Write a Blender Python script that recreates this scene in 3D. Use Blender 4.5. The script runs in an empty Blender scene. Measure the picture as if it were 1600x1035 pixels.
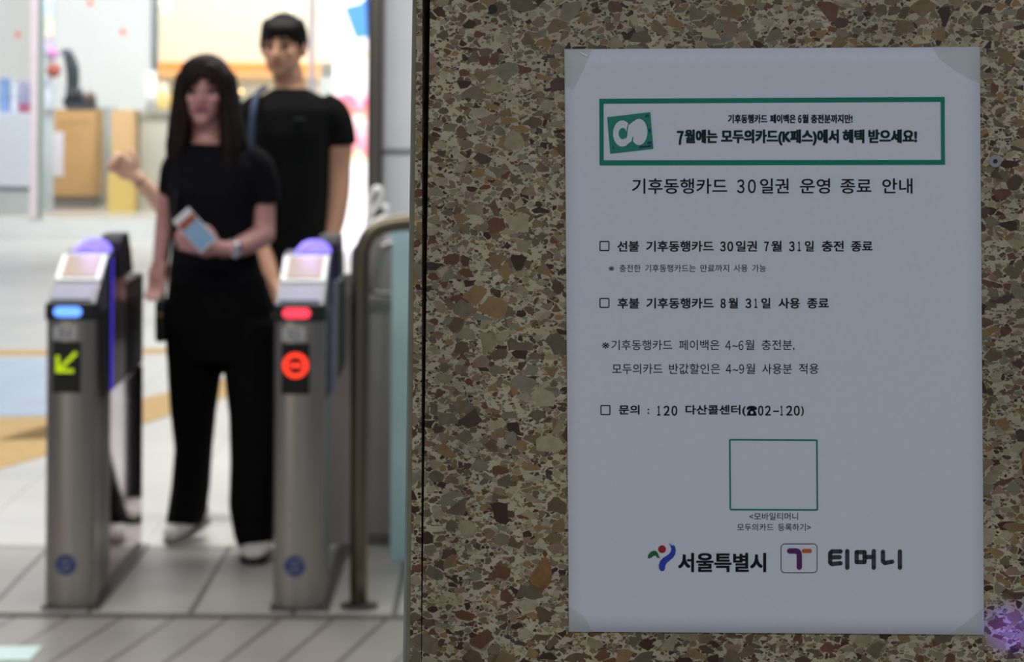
import bpy, bmesh, math, random
from mathutils import Vector, Matrix

random.seed(7)
S = bpy.context.scene
COL = S.collection
R = math.radians

# ------------------------------------------------------------------ camera
F = 4622.0                       # focal length in pixels of the 1600 px frame
YH = 110.0                       # picture row of the horizon
CAMZ = 1.57
ROLL = R(-0.38)
cam_d = bpy.data.cameras.new('camera')
cam = bpy.data.objects.new('camera', cam_d)
COL.objects.link(cam)
cam.location = (0, 0, CAMZ)
cam.rotation_euler = (math.pi / 2, ROLL, 0)
cam_d.sensor_width = 36.0
cam_d.lens = 36.0 * F / 1600.0
cam_d.shift_y = -(517.5 - YH) / 1600.0
cam_d.clip_start = 0.05
cam_d.clip_end = 200
cam_d.dof.use_dof = True
cam_d.dof.focus_distance = 1.5
cam_d.dof.aperture_fstop = 23.0
S.camera = cam

# ------------------------------------------------------------------ light
W = bpy.data.worlds.new('world')
S.world = W
W.use_nodes = True
W.node_tree.nodes['Background'].inputs[0].default_value = (0.80, 0.84, 1.0, 1)
W.node_tree.nodes['Background'].inputs[1].default_value = 0.16


def area(name, loc, rot, sx, sy, power, col=(1, 1, 1)):
    l = bpy.data.lights.new(name, 'AREA')
    l.shape = 'RECTANGLE'
    l.size, l.size_y = sx, sy
    l.energy = power
    l.color = col
    o = bpy.data.objects.new(name, l)
    o.location = loc
    o.rotation_euler = rot
    COL.objects.link(o)
    return o


def point(name, loc, power, col, r=0.03):
    l = bpy.data.lights.new(name, 'POINT')
    l.energy = power
    l.color = col
    l.shadow_soft_size = r
    o = bpy.data.objects.new(name, l)
    o.location = loc
    COL.objects.link(o)
    return o


area('ceiling_light_near', (0.3, -2.2, 3.1), (R(38), 0, 0), 3.0, 1.2, 44, (0.88, 0.95, 1.0))
area('ceiling_light_gates', (-1.6, 7.0, 3.3), (0, 0, 0), 3.5, 1.0, 66, (0.98, 0.97, 0.93))
area('ceiling_light_gate_hall', (-1.0, 10.6, 3.4), (0, 0, 0), 4.0, 1.0, 110, (1.0, 0.96, 0.90))
area('fill_light_right_wall', (-0.6, 21.6, 3.3), (R(50), 0, 0), 2.0, 0.6, 20, (1.0, 1.0, 1.0))  # added fill that lifts the pale panelled wall
area('ceiling_light_hall', (-1.5, 18.0, 3.5), (0, 0, 0), 6.0, 9.0, 275, (1.0, 1.0, 1.0))
area('ceiling_light_store', (-2.3, 33.0, 3.3), (0, 0, 0), 5.0, 2.6, 170, (1.0, 0.97, 0.90))
area('fill_light_shop_front', (-3.0, 27.35, 3.2), (R(42), 0, 0), 6.0, 0.6, 165, (0.97, 0.99, 1.0))  # added fill for the upright shop faces turned towards the camera
area('fill_light_shop_entrance', (-3.0, 24.6, 3.2), (R(48), 0, 0), 6.0, 0.8, 110, (0.98, 1.0, 1.0))  # added fill that lifts the mullions, left counter and step
area('added_stripe_light', (-3.3, 1.0, 1.3), (R(90), 0, R(-14)), 0.45, 2.2, 14, (1.0, 0.93, 0.80))  # unseen lamp added for the highlight stripe on the gate fronts
S.view_settings.view_transform = 'Standard'
S.view_settings.look = 'None'
S.view_settings.gamma = 1
S.view_settings.exposure = 0.0
S.view_settings.use_curve_mapping = False
S.cycles.use_denoising = True
S.cycles.max_bounces = 8

# ------------------------------------------------------------------ picture -> place
RX = Vector((math.cos(ROLL), 0, -math.sin(ROLL)))
UZ = Vector((math.sin(ROLL), 0, math.cos(ROLL)))
CAM = Vector((0, 0, CAMZ))


def ray(px, py):
    return RX * ((px - 800) / F) + UZ * (-(py - YH) / F) + Vector((0, 1, 0))


def u(px, py, Y):
    return CAM + ray(px, py) * Y


def fl(px, py, z=0.0):
    d = ray(px, py)
    return CAM + d * ((z - CAMZ) / d.z)


YAW = R(3.7)
WN = Vector((-math.sin(YAW), -math.cos(YAW), 0))
WT = Vector((math.cos(YAW), -math.sin(YAW), 0))
WP = u(1210, 530, 1.5)


def w(px, py, off=0.0):
    """point of the pillar face seen at a pixel, off metres in front of it"""
    d = ray(px, py)
    p0 = WP + WN * off
    return CAM + d * ((p0 - CAM).dot(WN) / d.dot(WN))


# ------------------------------------------------------------------ materials
def lin(c):
    return tuple(((v / 255) / 12.92 if v / 255 <= 0.04045 else ((v / 255 + 0.055) / 1.055) ** 2.4) for v in c)


MATS = {}


def mat(name, rgb, rough=0.5, metal=0.0, var=0.06, scale=20.0, bump=0.0, emit=None, es=0.0, spec=0.5, coat=0.0, stretch=None, alpha=1.0):
    if name in MATS:
        return MATS[name]
    m = bpy.data.materials.new(name)
    m.use_nodes = True
    nt = m.node_tree
    b = nt.nodes['Principled BSDF']
    c = lin(rgb)
    tc = nt.nodes.new('ShaderNodeTexCoord')
    mp = nt.nodes.new('ShaderNodeMapping')
    nt.links.new(tc.outputs['Object'], mp.inputs[0])
    if stretch:
        mp.inputs['Scale'].default_value = stretch
    n = nt.nodes.new('ShaderNodeTexNoise')
    n.inputs['Scale'].default_value = scale
    n.inputs['Detail'].default_value = 4
    nt.links.new(mp.outputs[0], n.inputs['Vector'])
    r = nt.nodes.new('ShaderNodeValToRGB')
    r.color_ramp.elements[0].position = 0.3
    r.color_ramp.elements[1].position = 0.7
    r.color_ramp.elements[0].color = tuple(max(0, v * (1 - var)) for v in c) + (1,)
    r.color_ramp.elements[1].color = tuple(min(1, v * (1 + var)) for v in c) + (1,)
    nt.links.new(n.outputs['Fac'], r.inputs[0])
    nt.links.new(r.outputs[0], b.inputs['Base Color'])
    b.inputs['Roughness'].default_value = rough
    b.inputs['Metallic'].default_value = metal
    b.inputs['Specular IOR Level'].default_value = spec
    b.inputs['Coat Weight'].default_value = coat
    b.inputs['Alpha'].default_value = alpha
    if bump:
        bp = nt.nodes.new('ShaderNodeBump')
        bp.inputs['Strength'].default_value = bump
        bp.inputs['Distance'].default_value = 0.002
        nt.links.new(n.outputs['Fac'], bp.inputs['Height'])
        nt.links.new(bp.outputs[0], b.inputs['Normal'])
    if emit:
        b.inputs['Emission Color'].default_value = lin(emit) + (1,)
        b.inputs['Emission Strength'].default_value = es
    MATS[name] = m
    return m


def glass_mat(name, rgb, clear=0.9, rough=0.05):
    m = bpy.data.materials.new(name)
    m.use_nodes = True
    nt = m.node_tree
    nt.nodes.remove(nt.nodes['Principled BSDF'])
    out = nt.nodes['Material Output']
    t = nt.nodes.new('ShaderNodeBsdfTransparent')
    t.inputs[0].default_value = lin(rgb) + (1,)
    g = nt.nodes.new('ShaderNodeBsdfGlossy')
    g.inputs['Roughness'].default_value = rough
    mx = nt.nodes.new('ShaderNodeMixShader')
    n = nt.nodes.new('ShaderNodeTexNoise')
    n.inputs['Scale'].default_value = 3
    mr = nt.nodes.new('ShaderNodeMapRange')
    mr.inputs[3].default_value = (1 - clear) * 0.8
    mr.inputs[4].default_value = (1 - clear) * 1.2
    nt.links.new(n.outputs['Fac'], mr.inputs[0])
    nt.links.new(mr.outputs[0], mx.inputs[0])
    nt.links.new(t.outputs[0], mx.inputs[1])
    nt.links.new(g.outputs[0], mx.inputs[2])
    nt.links.new(mx.outputs[0], out.inputs['Surface'])
    return m


def terrazzo():
    m = bpy.data.materials.new('terrazzo')
    m.use_nodes = True
    nt = m.node_tree
    N = nt.nodes.new
    L = nt.links.new
    b = nt.nodes['Principled BSDF']
    tc = N('ShaderNodeTexCoord')

    def math_(op, a, c=None, d=None):
        n = N('ShaderNodeMath')
        n.operation = op
        for i, v in enumerate((a, c, d)):
            if v is None:
                continue
            if isinstance(v, (int, float)):
                n.inputs[i].default_value = v
            else:
                L(v, n.inputs[i])
        return n.outputs[0]

    def mix(f, a, c):
        n = N('ShaderNodeMix')
        n.data_type = 'RGBA'
        for sck, v in ((n.inputs[0], f), (n.inputs[6], a), (n.inputs[7], c)):
            if isinstance(v, tuple):
                sck.default_value = v + (1,)
            elif isinstance(v, (int, float)):
                sck.default_value = v
            else:
                L(v, sck)
        return n.outputs[2]

    # cream binder with soft cloudy tone
    cl = N('ShaderNodeTexNoise')
    cl.inputs['Scale'].default_value = 60
    cl.inputs['Detail'].default_value = 6
    L(tc.outputs['Object'], cl.inputs['Vector'])
    binder = mix(cl.outputs['Fac'], lin((164, 150, 120)), lin((212, 202, 172)))
    col = binder
    chips = [
        # scale, active share, gap width, rotation, squash, seed
        (450, 0.50, 0.030, 0.4, 1.5, 1.0),
        (250, 0.50, 0.035, 1.3, 1.35, 5.0),
        (146, 0.44, 0.040, 2.2, 1.4, 9.0),
        (96, 0.22, 0.045, 0.9, 1.3, 13.0),
    ]
    for sc, act, gap, rot, sq, seed in chips:
        mp = N('ShaderNodeMapping')
        mp.inputs['Location'].default_value = (seed, seed * 0.7, seed * 0.3)
        mp.inputs['Rotation'].default_value = (0, rot, 0)
        mp.inputs['Scale'].default_value = (1, 1, sq)
        L(tc.outputs['Object'], mp.inputs[0])
        nz = N('ShaderNodeTexNoise')
        nz.inputs['Scale'].default_value = sc * 0.9
        nz.inputs['Detail'].default_value = 1
        L(tc.outputs['Object'], nz.inputs['Vector'])
        sub = N('ShaderNodeVectorMath')
        sub.operation = 'SUBTRACT'
        L(nz.outputs['Color'], sub.inputs[0])
        sub.inputs[1].default_value = (0.5, 0.5, 0.5)
        scn = N('ShaderNodeVectorMath')
        scn.operation = 'SCALE'
        L(sub.outputs[0], scn.inputs[0])
        scn.inputs['Scale'].default_value = 0.55 / sc
        add = N('ShaderNodeVectorMath')
        add.operation = 'ADD'
        L(mp.outputs[0], add.inputs[0])
        L(scn.outputs[0], add.inputs[1])
        ve = N('ShaderNodeTexVoronoi')
        ve.feature = 'DISTANCE_TO_EDGE'
        ve.inputs['Scale'].default_value = sc
        vc = N('ShaderNodeTexVoronoi')
        vc.inputs['Scale'].default_value = sc
        for v in (ve, vc):
            v.inputs['Randomness'].default_value = 1.0
            L(add.outputs[0], v.inputs['Vector'])
        sep = N('ShaderNodeSeparateColor')
        L(vc.outputs['Color'], sep.inputs[0])
        on = math_('LESS_THAN', sep.outputs[0], act)
        g2 = math_('MULTIPLY_ADD', sep.outputs[1], gap * 1.6, gap)
        ins = N('ShaderNodeMapRange')
        L(math_('SUBTRACT', ve.outputs['Distance'], g2), ins.inputs[0])
        ins.inputs[1].default_value = 0.0
        ins.inputs[2].default_value = 0.02
        mask = math_('MULTIPLY', on, ins.outputs[0])
        rp = N('ShaderNodeValToRGB')
        rp.color_ramp.interpolation = 'CONSTANT'
        cols = [(74, 52, 42), (132, 110, 82), (152, 138, 110), (108, 88, 66), (136, 128, 108), (164, 150, 122),
                (118, 102, 78), (112, 78, 60), (150, 122, 84), (128, 116, 92), (92, 72, 60), (146, 122, 102), (112, 98, 80), (172, 160, 132)]
        el = rp.color_ramp.elements
        for i, c in enumerate(cols):
            p = i / len(cols)
            e = el[0] if i == 0 else (el[1] if i == 1 else el.new(p))
            e.position = p
            e.color = lin(c) + (1,)
        L(sep.outputs[2], rp.inputs[0])
        # inner cloud of each chip
        n2 = N('ShaderNodeTexNoise')
        n2.inputs['Scale'].default_value = 260
        n2.inputs['Detail'].default_value = 3
        L(tc.outputs['Object'], n2.inputs['Vector'])
        vv = math_('MULTIPLY_ADD', n2.outputs['Fac'], 0.6, 0.7)
        hs = N('ShaderNodeHueSaturation')
        L(rp.outputs[0], hs.inputs['Color'])
        L(vv, hs.inputs['Value'])
        hs.inputs['Saturation'].default_value = 1.05
        col = mix(mask, col, hs.outputs[0])
    # grime: broad vertical dark runs
    mpg = N('ShaderNodeMapping')
    mpg.inputs['Scale'].default_value = (26, 26, 5)
    mpg.inputs['Location'].default_value = (3.1, 0, 1.7)
    L(tc.outputs['Object'], mpg.inputs[0])
    ng = N('ShaderNodeTexNoise')
    ng.inputs['Scale'].default_value = 1
    ng.inputs['Detail'].default_value = 5
    L(mpg.outputs[0], ng.inputs['Vector'])
    mg = N('ShaderNodeMapRange')
    mg.inputs[1].default_value = 0.40
    mg.inputs[2].default_value = 0.66
    mg.inputs[3].default_value = 1.0
    mg.inputs[4].default_value = 0.74
    L(ng.outputs['Fac'], mg.inputs[0])
    hs = N('ShaderNodeHueSaturation')
    L(col, hs.inputs['Color'])
    L(mg.outputs[0], hs.inputs['Value'])
    L(hs.outputs[0], b.inputs['Base Color'])
    b.inputs['Roughness'].default_value = 0.38
    b.inputs['Specular IOR Level'].default_value = 0.3
    return m


def emis(name, rgb, s):
    return mat(name, (10, 10, 10), 0.4, emit=rgb, es=s)


def floor_mat(name, rgb, rough, tile=None, rot=0.0, joint=(60, 58, 55), jw=0.02, off=(0, 0), var=0.08, spec=0.5, patches=None):
    m = bpy.data.materials.new(name)
    m.use_nodes = True
    nt = m.node_tree
    N = nt.nodes.new
    L = nt.links.new
    b = nt.nodes['Principled BSDF']
    tc = N('ShaderNodeTexCoord')
    n = N('ShaderNodeTexNoise')
    n.inputs['Scale'].default_value = 3.0
    n.inputs['Detail'].default_value = 5
    L(tc.outputs['Object'], n.inputs['Vector'])
    r = N('ShaderNodeValToRGB')
    c = lin(rgb)
    r.color_ramp.elements[0].position = 0.35
    r.color_ramp.elements[1].position = 0.65
    r.color_ramp.elements[0].color = tuple(v * (1 - var) for v in c) + (1,)
    r.color_ramp.elements[1].color = tuple(min(1, v * (1 + var)) for v in c) + (1,)
    if patches:
        e = r.color_ramp.elements.new(0.5)
        e.color = lin(patches) + (1,)
        n.inputs['Scale'].default_value = 0.8
    L(n.outputs['Fac'], r.inputs[0])
    col = r.outputs[0]
    if tile:
        mp = N('ShaderNodeMapping')
        mp.inputs['Location'].default_value = (off[0], off[1], 0)
        mp.inputs['Rotation'].default_value = (0, 0, rot)
        L(tc.outputs['Object'], mp.inputs[0])
        br = N('ShaderNodeTexBrick')
        br.offset = 0
        br.inputs['Scale'].default_value = 1
        br.inputs['Brick Width'].default_value = tile[0]
        br.inputs['Row Height'].default_value = tile[1]
        br.inputs['Mortar Size'].default_value = jw / 2
        br.inputs['Mortar Smooth'].default_value = 0.1
        br.inputs['Mortar'].default_value = lin(joint) + (1,)
        L(mp.outputs[0], br.inputs['Vector'])
        L(col, br.inputs['Color1'])
        L(col, br.inputs['Color2'])
        col = br.outputs['Color']
    L(col, b.inputs['Base Color'])
    b.inputs['Roughness'].default_value = rough
    b.inputs['Specular IOR Level'].default_value = spec
    return m


# ------------------------------------------------------------------ mesh helpers
def props(o, label=None, cat=None, group=None, kind=None):
    if label:
        o['label'] = label
    if cat:
        o['category'] = cat
    if group:
        o['group'] = group
    if kind:
        o['kind'] = kind
    return o


def empty(name, loc=(0, 0, 0), **k):
    o = bpy.data.objects.new(name, None)
    o.location = loc
    o.empty_display_size = 0.05
    COL.objects.link(o)
    return props(o, **k)


class MB:
    def __init__(s):
        s.bm = bmesh.new()

    def box(s, x0, x1, y0, y1, z0, z1):
        v = [s.bm.verts.new(p) for p in ((x0, y0, z0), (x1, y0, z0), (x1, y1, z0), (x0, y1, z0), (x0, y0, z1), (x1, y0, z1), (x1, y1, z1), (x0, y1, z1))]
        for f in ((0, 3, 2, 1), (4, 5, 6, 7), (0, 1, 5, 4), (1, 2, 6, 5), (2, 3, 7, 6), (3, 0, 4, 7)):
            s.bm.faces.new([v[i] for i in f])
        return s

    def prism(s, pts, vec):
        """polygon (3D points) pushed along vec"""
        a = [s.bm.verts.new(p) for p in pts]
        b = [s.bm.verts.new(Vector(p) + Vector(vec)) for p in pts]
        s.bm.faces.new(a)
        s.bm.faces.new(b[::-1])
        n = len(a)
        for i in range(n):
            s.bm.faces.new((a[i], b[i], b[(i + 1) % n], a[(i + 1) % n]))
        return s

    def poly(s, pts):
        s.bm.faces.new([s.bm.verts.new(p) for p in pts])
        return s

    def rings(s, rings, caps=True):
        vs = [[s.bm.verts.new(p) for p in r] for r in rings]
        n = len(vs[0])
        for a, b in zip(vs, vs[1:]):
            for i in range(n):
                s.bm.faces.new((a[i], a[(i + 1) % n], b[(i + 1) % n], b[i]))
        if caps:
            s.bm.faces.new(vs[0][::-1])
            s.bm.faces.new(vs[-1])
        return s

    def tube(s, pts, radii, n=14, flat=1.0, round_ends=True):
        pts = [Vector(p) for p in pts]
        if isinstance(radii, (int, float)):
            radii = [radii] * len(pts)
        # smooth path
        P, Q = [], []
        for i in range(len(pts) - 1):
            p0 = pts[max(i - 1, 0)]
            p1, p2 = pts[i], pts[i + 1]
            p3 = pts[min(i + 2, len(pts) - 1)]
            st = 5
            for k in range(st):
                t = k / st
                P.append(0.5 * ((2 * p1) + (p2 - p0) * t + (2 * p0 - 5 * p1 + 4 * p2 - p3) * t * t + (3 * p1 - p0 - 3 * p2 + p3) * t ** 3))
                Q.append(radii[i] + (radii[i + 1] - radii[i]) * t)
        P.append(pts[-1])
        Q.append(radii[-1])
        if round_ends:
            d0 = (P[0] - P[1]).normalized()
            d1 = (P[-1] - P[-2]).normalized()
            a, b = [], []
            for t in (0.97, 0.8, 0.45):
                a.append((P[0] + d0 * Q[0] * t, Q[0] * math.sqrt(1 - t * t)))
                b.append((P[-1] + d1 * Q[-1] * t, Q[-1] * math.sqrt(1 - t * t)))
            b = b[::-1]
            P = [x[0] for x in a] + P + [x[0] for x in b]
            Q = [x[1] for x in a] + Q + [x[1] for x in b]
        T = (P[1] - P[0]).normalized()
        ref = Vector((0, 1, 0)) if abs(T.y) < 0.9 else Vector((1, 0, 0))
        U_ = ref.cross(T).normalized()
        rg = []
        for i, p in enumerate(P):
            T = (P[min(i + 1, len(P) - 1)] - P[max(i - 1, 0)]).normalized()
            U_ = (U_ - T * U_.dot(T)).normalized()
            V_ = T.cross(U_)
            rg.append([p + (U_ * math.cos(2 * math.pi * k / n) + V_ * math.sin(2 * math.pi * k / n) * flat) * Q[i] for k in range(n)])
        return s.rings(rg)

    def loft(s, data, n=28, e=2.3):
        """data: (centre, rx, ry) stacked horizontal super-ellipse rings"""
        rg = []
        for c, rx, ry in data:
            c = Vector(c)
            r = []
            for k in range(n):
                a = 2 * math.pi * k / n
                ca, sa = math.cos(a), math.sin(a)
                r.append(c + Vector((math.copysign(abs(ca) ** (2 / e), ca) * rx, math.copysign(abs(sa) ** (2 / e), sa) * ry, 0)))
            rg.append(r)
        return s.rings(rg)

    def ell(s, c, r, rot=None, seg=24):
        M = Matrix.Translation(Vector(c)) @ (rot.to_4x4() if rot else Matrix.Identity(4)) @ Matrix.Diagonal((r[0], r[1], r[2], 1))
        bmesh.ops.create_uvsphere(s.bm, u_segments=seg, v_segments=seg // 2, radius=1, matrix=M)
        return s

    def cyl(s, a, b, r, n=24, r2=None):
        a, b = Vector(a), Vector(b)
        r2 = r if r2 is None else r2
        T = (b - a).normalized()
        ref = Vector((0, 0, 1)) if abs(T.z) < 0.9 else Vector((1, 0, 0))
        U_ = ref.cross(T).normalized()
        V_ = T.cross(U_)
        return s.rings([[p + (U_ * math.cos(2 * math.pi * k / n) + V_ * math.sin(2 * math.pi * k / n)) * q for k in range(n)] for p, q in ((a, r), (b, r2))])

    def bevel(s, wd, seg=2):
        bmesh.ops.bevel(s.bm, geom=s.bm.edges[:], offset=wd, segments=seg, affect='EDGES', profile=0.6)
        return s

    def build(s, name, m, parent=None, origin=None, smooth=False, remesh=None, smooth_it=6, **k):
        bm = s.bm
        bmesh.ops.recalc_face_normals(bm, faces=bm.faces[:])
        org = Vector(origin) if origin is not None else Vector((0, 0, 0))
        me = bpy.data.meshes.new(name)
        bm.to_mesh(me)
        bm.free()
        o = bpy.data.objects.new(name, me)
        COL.objects.link(o)
        if remesh:
            md = o.modifiers.new('r', 'REMESH')
            md.mode = 'VOXEL'
            md.voxel_size = remesh
            if smooth_it:
                sm = o.modifiers.new('s', 'SMOOTH')
                sm.iterations = smooth_it
                sm.factor = 0.5
            dg = bpy.context.evaluated_depsgraph_get()
            me2 = bpy.data.meshes.new_from_object(o.evaluated_get(dg), depsgraph=dg)
            o.modifiers.clear()
            o.data = me2
            bpy.data.meshes.remove(me)
            me = me2
            me.name = name
            smooth = True
        if org.length:
            me.transform(Matrix.Translation(-org))
        if parent is None:
            o.location = org
        if smooth:
            for p in me.polygons:
                p.use_smooth = True
            if smooth == 'auto':
                me.set_sharp_from_angle(angle=R(32))
        me.materials.clear()
        me.materials.append(m)
        if parent is not None:
            o.parent = parent
        return props(o, **k)


def wbuild(mb, name, m, root, **k):
    """mesh given in world coordinates, made a child of root (an unrotated Empty)"""
    o = mb.build(name, m, root, **k)
    o.data.transform(Matrix.Translation(-Vector(root.location)))
    return o


# ------------------------------------------------------------------ shared materials
M_TER = terrazzo()
M_STEEL = mat('brushed_steel', (176, 172, 166), 0.30, 1.0, 0.10, 30, 0.05, stretch=(1, 1, 0.05))
M_STEEL_D = mat('dark_steel', (120, 116, 112), 0.35, 1.0, 0.10, 30, stretch=(1, 1, 0.05))
M_POLISH = mat('polished_steel', (232, 216, 222), 0.06, 1.0, 0.04, 6, stretch=(1, 1, 0.1))
M_BLACK = mat('black_plastic', (16, 16, 20), 0.55, 0, 0.2, 15)
M_SKIN_W = mat('skin_light', (204, 152, 142), 0.5, 0, 0.05, 9)
M_SKIN_M = mat('skin_tan', (208, 160, 130), 0.5, 0, 0.05, 9)
M_TEE = mat('black_cotton', (16, 17, 21), 0.9, 0, 0.25, 30, 0.4, spec=0.15)
M_TROU = mat('black_trousers', (10, 10, 12), 0.9, 0, 0.25, 25, 0.4, spec=0.12)
M_TEE_M = mat('black_green_cotton', (14, 17, 16), 0.9, 0, 0.25, 30, 0.4, spec=0.15)
M_HAIR = mat('dark_brown_hair', (28, 14, 10), 0.6, 0, 0.5, 60, 0.5, stretch=(1, 1, 0.08), spec=0.2)
M_HAIR_M = mat('black_hair', (14, 12, 12), 0.55, 0, 0.5, 60, 0.5, stretch=(1, 1, 0.15), spec=0.2)
M_WHITE = mat('white_paint', (232, 234, 232), 0.5, 0, 0.03, 4)
M_INK = mat('black_ink', (22, 24, 28), 0.7, 0, 0.1, 200, spec=0.2)

# ------------------------------------------------------------------ floors
EDGE = 8.46      # front edge of the gate threshold
SEAM = 9.72      # where the polished hall floor begins
mb = MB().box(-6, 4, -3.5, EDGE, -0.1, 0)
fa = math.atan2(0.10, 0.62)
f1 = mb.build('floor', floor_mat('front_tiles', (154, 149, 143), 0.42, (0.149, 3.0), fa, (96, 90, 86), 0.014, off=(0.05, 0.3)))
props(f1, kind='structure', label='grey brown strip tiles in front of the ticket gates')
mb = MB().box(-6, 4, EDGE, SEAM, -0.1, 0)
f2 = mb.build('floor', floor_mat('threshold_tiles', (172, 171, 165), 0.45, (0.2935, 1.3), 0, (92, 88, 84), 0.018, off=(0.035, -0.56)))
props(f2, kind='structure', label='grey threshold tiles under the ticket gates')
mb = MB().box(-9, 6, SEAM, 27.0, -0.1, 0)
f3 = mb.build('floor', floor_mat('hall_floor', (210, 211, 209), 0.30, (0.6, 0.6), 0, (170, 174, 170), 0.006, var=0.10, patches=(214, 214, 208)))
props(f3, kind='structure', label='pale polished hall floor beyond the ticket gates')
MB().box(-6, 4, EDGE - 0.02, EDGE + 0.03, 0.0, 0.004).build('trim_1', mat('joint_strip', (92, 88, 84), 0.6), kind='structure', label='dark joint strip along the gate threshold')
# yellow tactile paving lines on the hall floor
M_TAC = mat('tactile_yellow', (216, 176, 104), 0.6, 0, 0.12, 12)


def floor_quad(name, pix, m, **k):
    MB().prism([fl(*p) + Vector((0, 0, 0.004)) for p in pix], (0, 0, -0.004)).build(name, m, **k)


floor_quad('trim_2', [(-700, 564), (620, 548), (620, 541), (-700, 557)], M_TAC, kind='structure', label='far thin yellow tactile line across hall floor')
floor_quad('trim_3', [(-700, 711), (75, 688), (75, 652), (-700, 675)], M_TAC, kind='structure', label='near broad yellow tactile strip at left')
floor_quad('trim_4', [(-700, 930), (60, 716), (350, 622), (520, 573), (520, 551), (350, 594), (230, 622), (-700, 878)], M_TAC, kind='structure', label='slanting yellow tactile strip across hall floor')
M_BLUE_F = mat('pale_blue_tile', (186, 208, 232), 0.25, 0, 0.08, 3)
floor_quad('floor', [(-700, 668), (96, 648), (150, 560), (-700, 570)], M_BLUE_F, kind='structure', label='pale blue inlay of the hall floor at left')
floor_quad('painted_reflection', [(-40, 1034), (46, 1034), (66, 1012), (-40, 1013)], mat('mint_reflection_paint', (220, 255, 246), 0.35, 0, 0.05, 8), kind='structure', label='pale mint reflection painted on the floor at lower left')  # bright aqua reflection put in as a coloured floor quad

# ------------------------------------------------------------------ terrazzo pillar
T0, T1 = -330, 4700      # picture rows where the pillar meets ceiling and floor (extrapolated)


def lx(x0, x1035, y):
    return x0 + (x1035 - x0) * y / 1035


def strip(xa, xb, off, depth, name, m, ya=T0, yb=T1, **k):
    """vertical strip of the pillar between two slightly leaning lines"""
    q = [w(lx(*xa, ya), ya, off), w(lx(*xb, ya), ya, off), w(lx(*xb, yb), yb, off), w(lx(*xa, yb), yb, off)]
    zt = max(p.z for p in q)
    q = [Vector((p.x, p.y, max(0.0, p.z))) for p in q]
    return MB().prism(q, -WN * depth).build(name, m, **k)


strip((672, 659), (3200, 3200), 0.0, 0.03, 'wall_pillar', M_TER, kind='structure', label='brown and cream terrazzo pillar face')
strip((651, 640.5), (660, 658), -0.001, 0.03, 'wall_pillar', M_TER, kind='structure', label='narrow terrazzo strip along the pillar edge')
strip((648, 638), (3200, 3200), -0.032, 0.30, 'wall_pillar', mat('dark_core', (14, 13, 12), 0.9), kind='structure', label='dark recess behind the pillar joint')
# joint filling below the open part of the gap
q = [w(661.5, 590, -0.0006), w(665.0, 590, -0.0006), w(659.5, 1250, -0.0006), w(656.5, 1250, -0.0006)]
strip((646.3, 635), (651, 640.8), -0.002, 0.03, 'trim_6', mat('olive_sealant', (128, 124, 92), 0.6, 0, 0.15, 60), kind='structure', label='olive sealant edge of the pillar')
strip((644.5, 629.5), (646.6, 635.4), -0.004, 0.03, 'trim_7', mat('pale_edge_trim', (150, 154, 148), 0.35, 0, 0.15, 40), kind='structure', label='pale metal trim on the pillar corner')

# small hole and plug in the wall
h = empty('wall_plug', w(1555, 252), label='grey screw plug set in the terrazzo right of the notice', cat='wall plug')
c = w(1555, 252)
wbuild(MB().cyl(c - WN * 0.001, c + WN * 0.0008, 0.0031), 'plug_collar', mat('grey_plastic', (150, 150, 152), 0.5), h)
wbuild(MB().cyl(c + WN * 0.0006, c + WN * 0.0010, 0.0011), 'screw_hole', M_BLACK, h)
h = empty('anchor_hole', w(770, 14), label='black anchor hole near the top left of the terrazzo', cat='hole')
c = w(770, 14)
wbuild(MB().cyl(c - WN * 0.001, c + WN * 0.0004, 0.0023, 18), 'hole_lining', M_BLACK, h)
# the one big amber pebble
mbp = MB()
cc = w(846, 902)
pts = []
for i, (dx, dy) in enumerate([(-4, 19), (8, 20), (15, 8), (16, -6), (12, -20), (5, -30), (0, -24), (-6, -14), (-14, -6), (-19, 4), (-16, 14)]):
    pts.append(w(846 + dx, 900 + dy, 0.0002))
mbp.prism(pts, -WN * 0.004)
mbp.build('wall_pebble', mat('amber_pebble', (138, 98, 52), 0.35, 0, 0.3, 150), kind='structure', label='large amber pebble in the terrazzo')

# added spot lamp that throws the violet patch beside the notice
sl = bpy.data.lights.new('added_violet_spot', 'SPOT')
sl.energy = 34
sl.color = (0.16, 0.06, 1.0)
sl.spot_size = R(2.0)
sl.spot_blend = 1.0
sl.shadow_soft_size = 0.005
so = bpy.data.objects.new('added_violet_spot', sl)
COL.objects.link(so)
tgt = w(1580, 984)
so.location = tgt + WN * 0.7 + WT * 0.35 + Vector((0, 0, -0.15))
so.rotation_euler = (tgt - so.location).to_track_quat('-Z', 'Y').to_euler()


# ------------------------------------------------------------------ paper notice
def bow(px, py):
    a = (px - 883) / 650
    b = (py - 75) / 915
    return 0.0014 + 0.0007 * math.sin(3.1 * a + 0.4) * math.sin(2.6 * b + 0.3)


def pw(px, py, lift=0.0):
    return w(px, py, bow(px, py) + lift)


TL, TR, BR, BL = (882, 77), (1531, 73.5), (1537.5, 992.5), (889, 987.5)


def quad(s, t):
    x = (TL[0] * (1 - s) + TR[0] * s) * (1 - t) + (BL[0] * (1 - s) + BR[0] * s) * t
    y = (TL[1] * (1 - s) + TR[1] * s) * (1 - t) + (BL[1] * (1 - s) + BR[1] * s) * t
    return x, y


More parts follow.
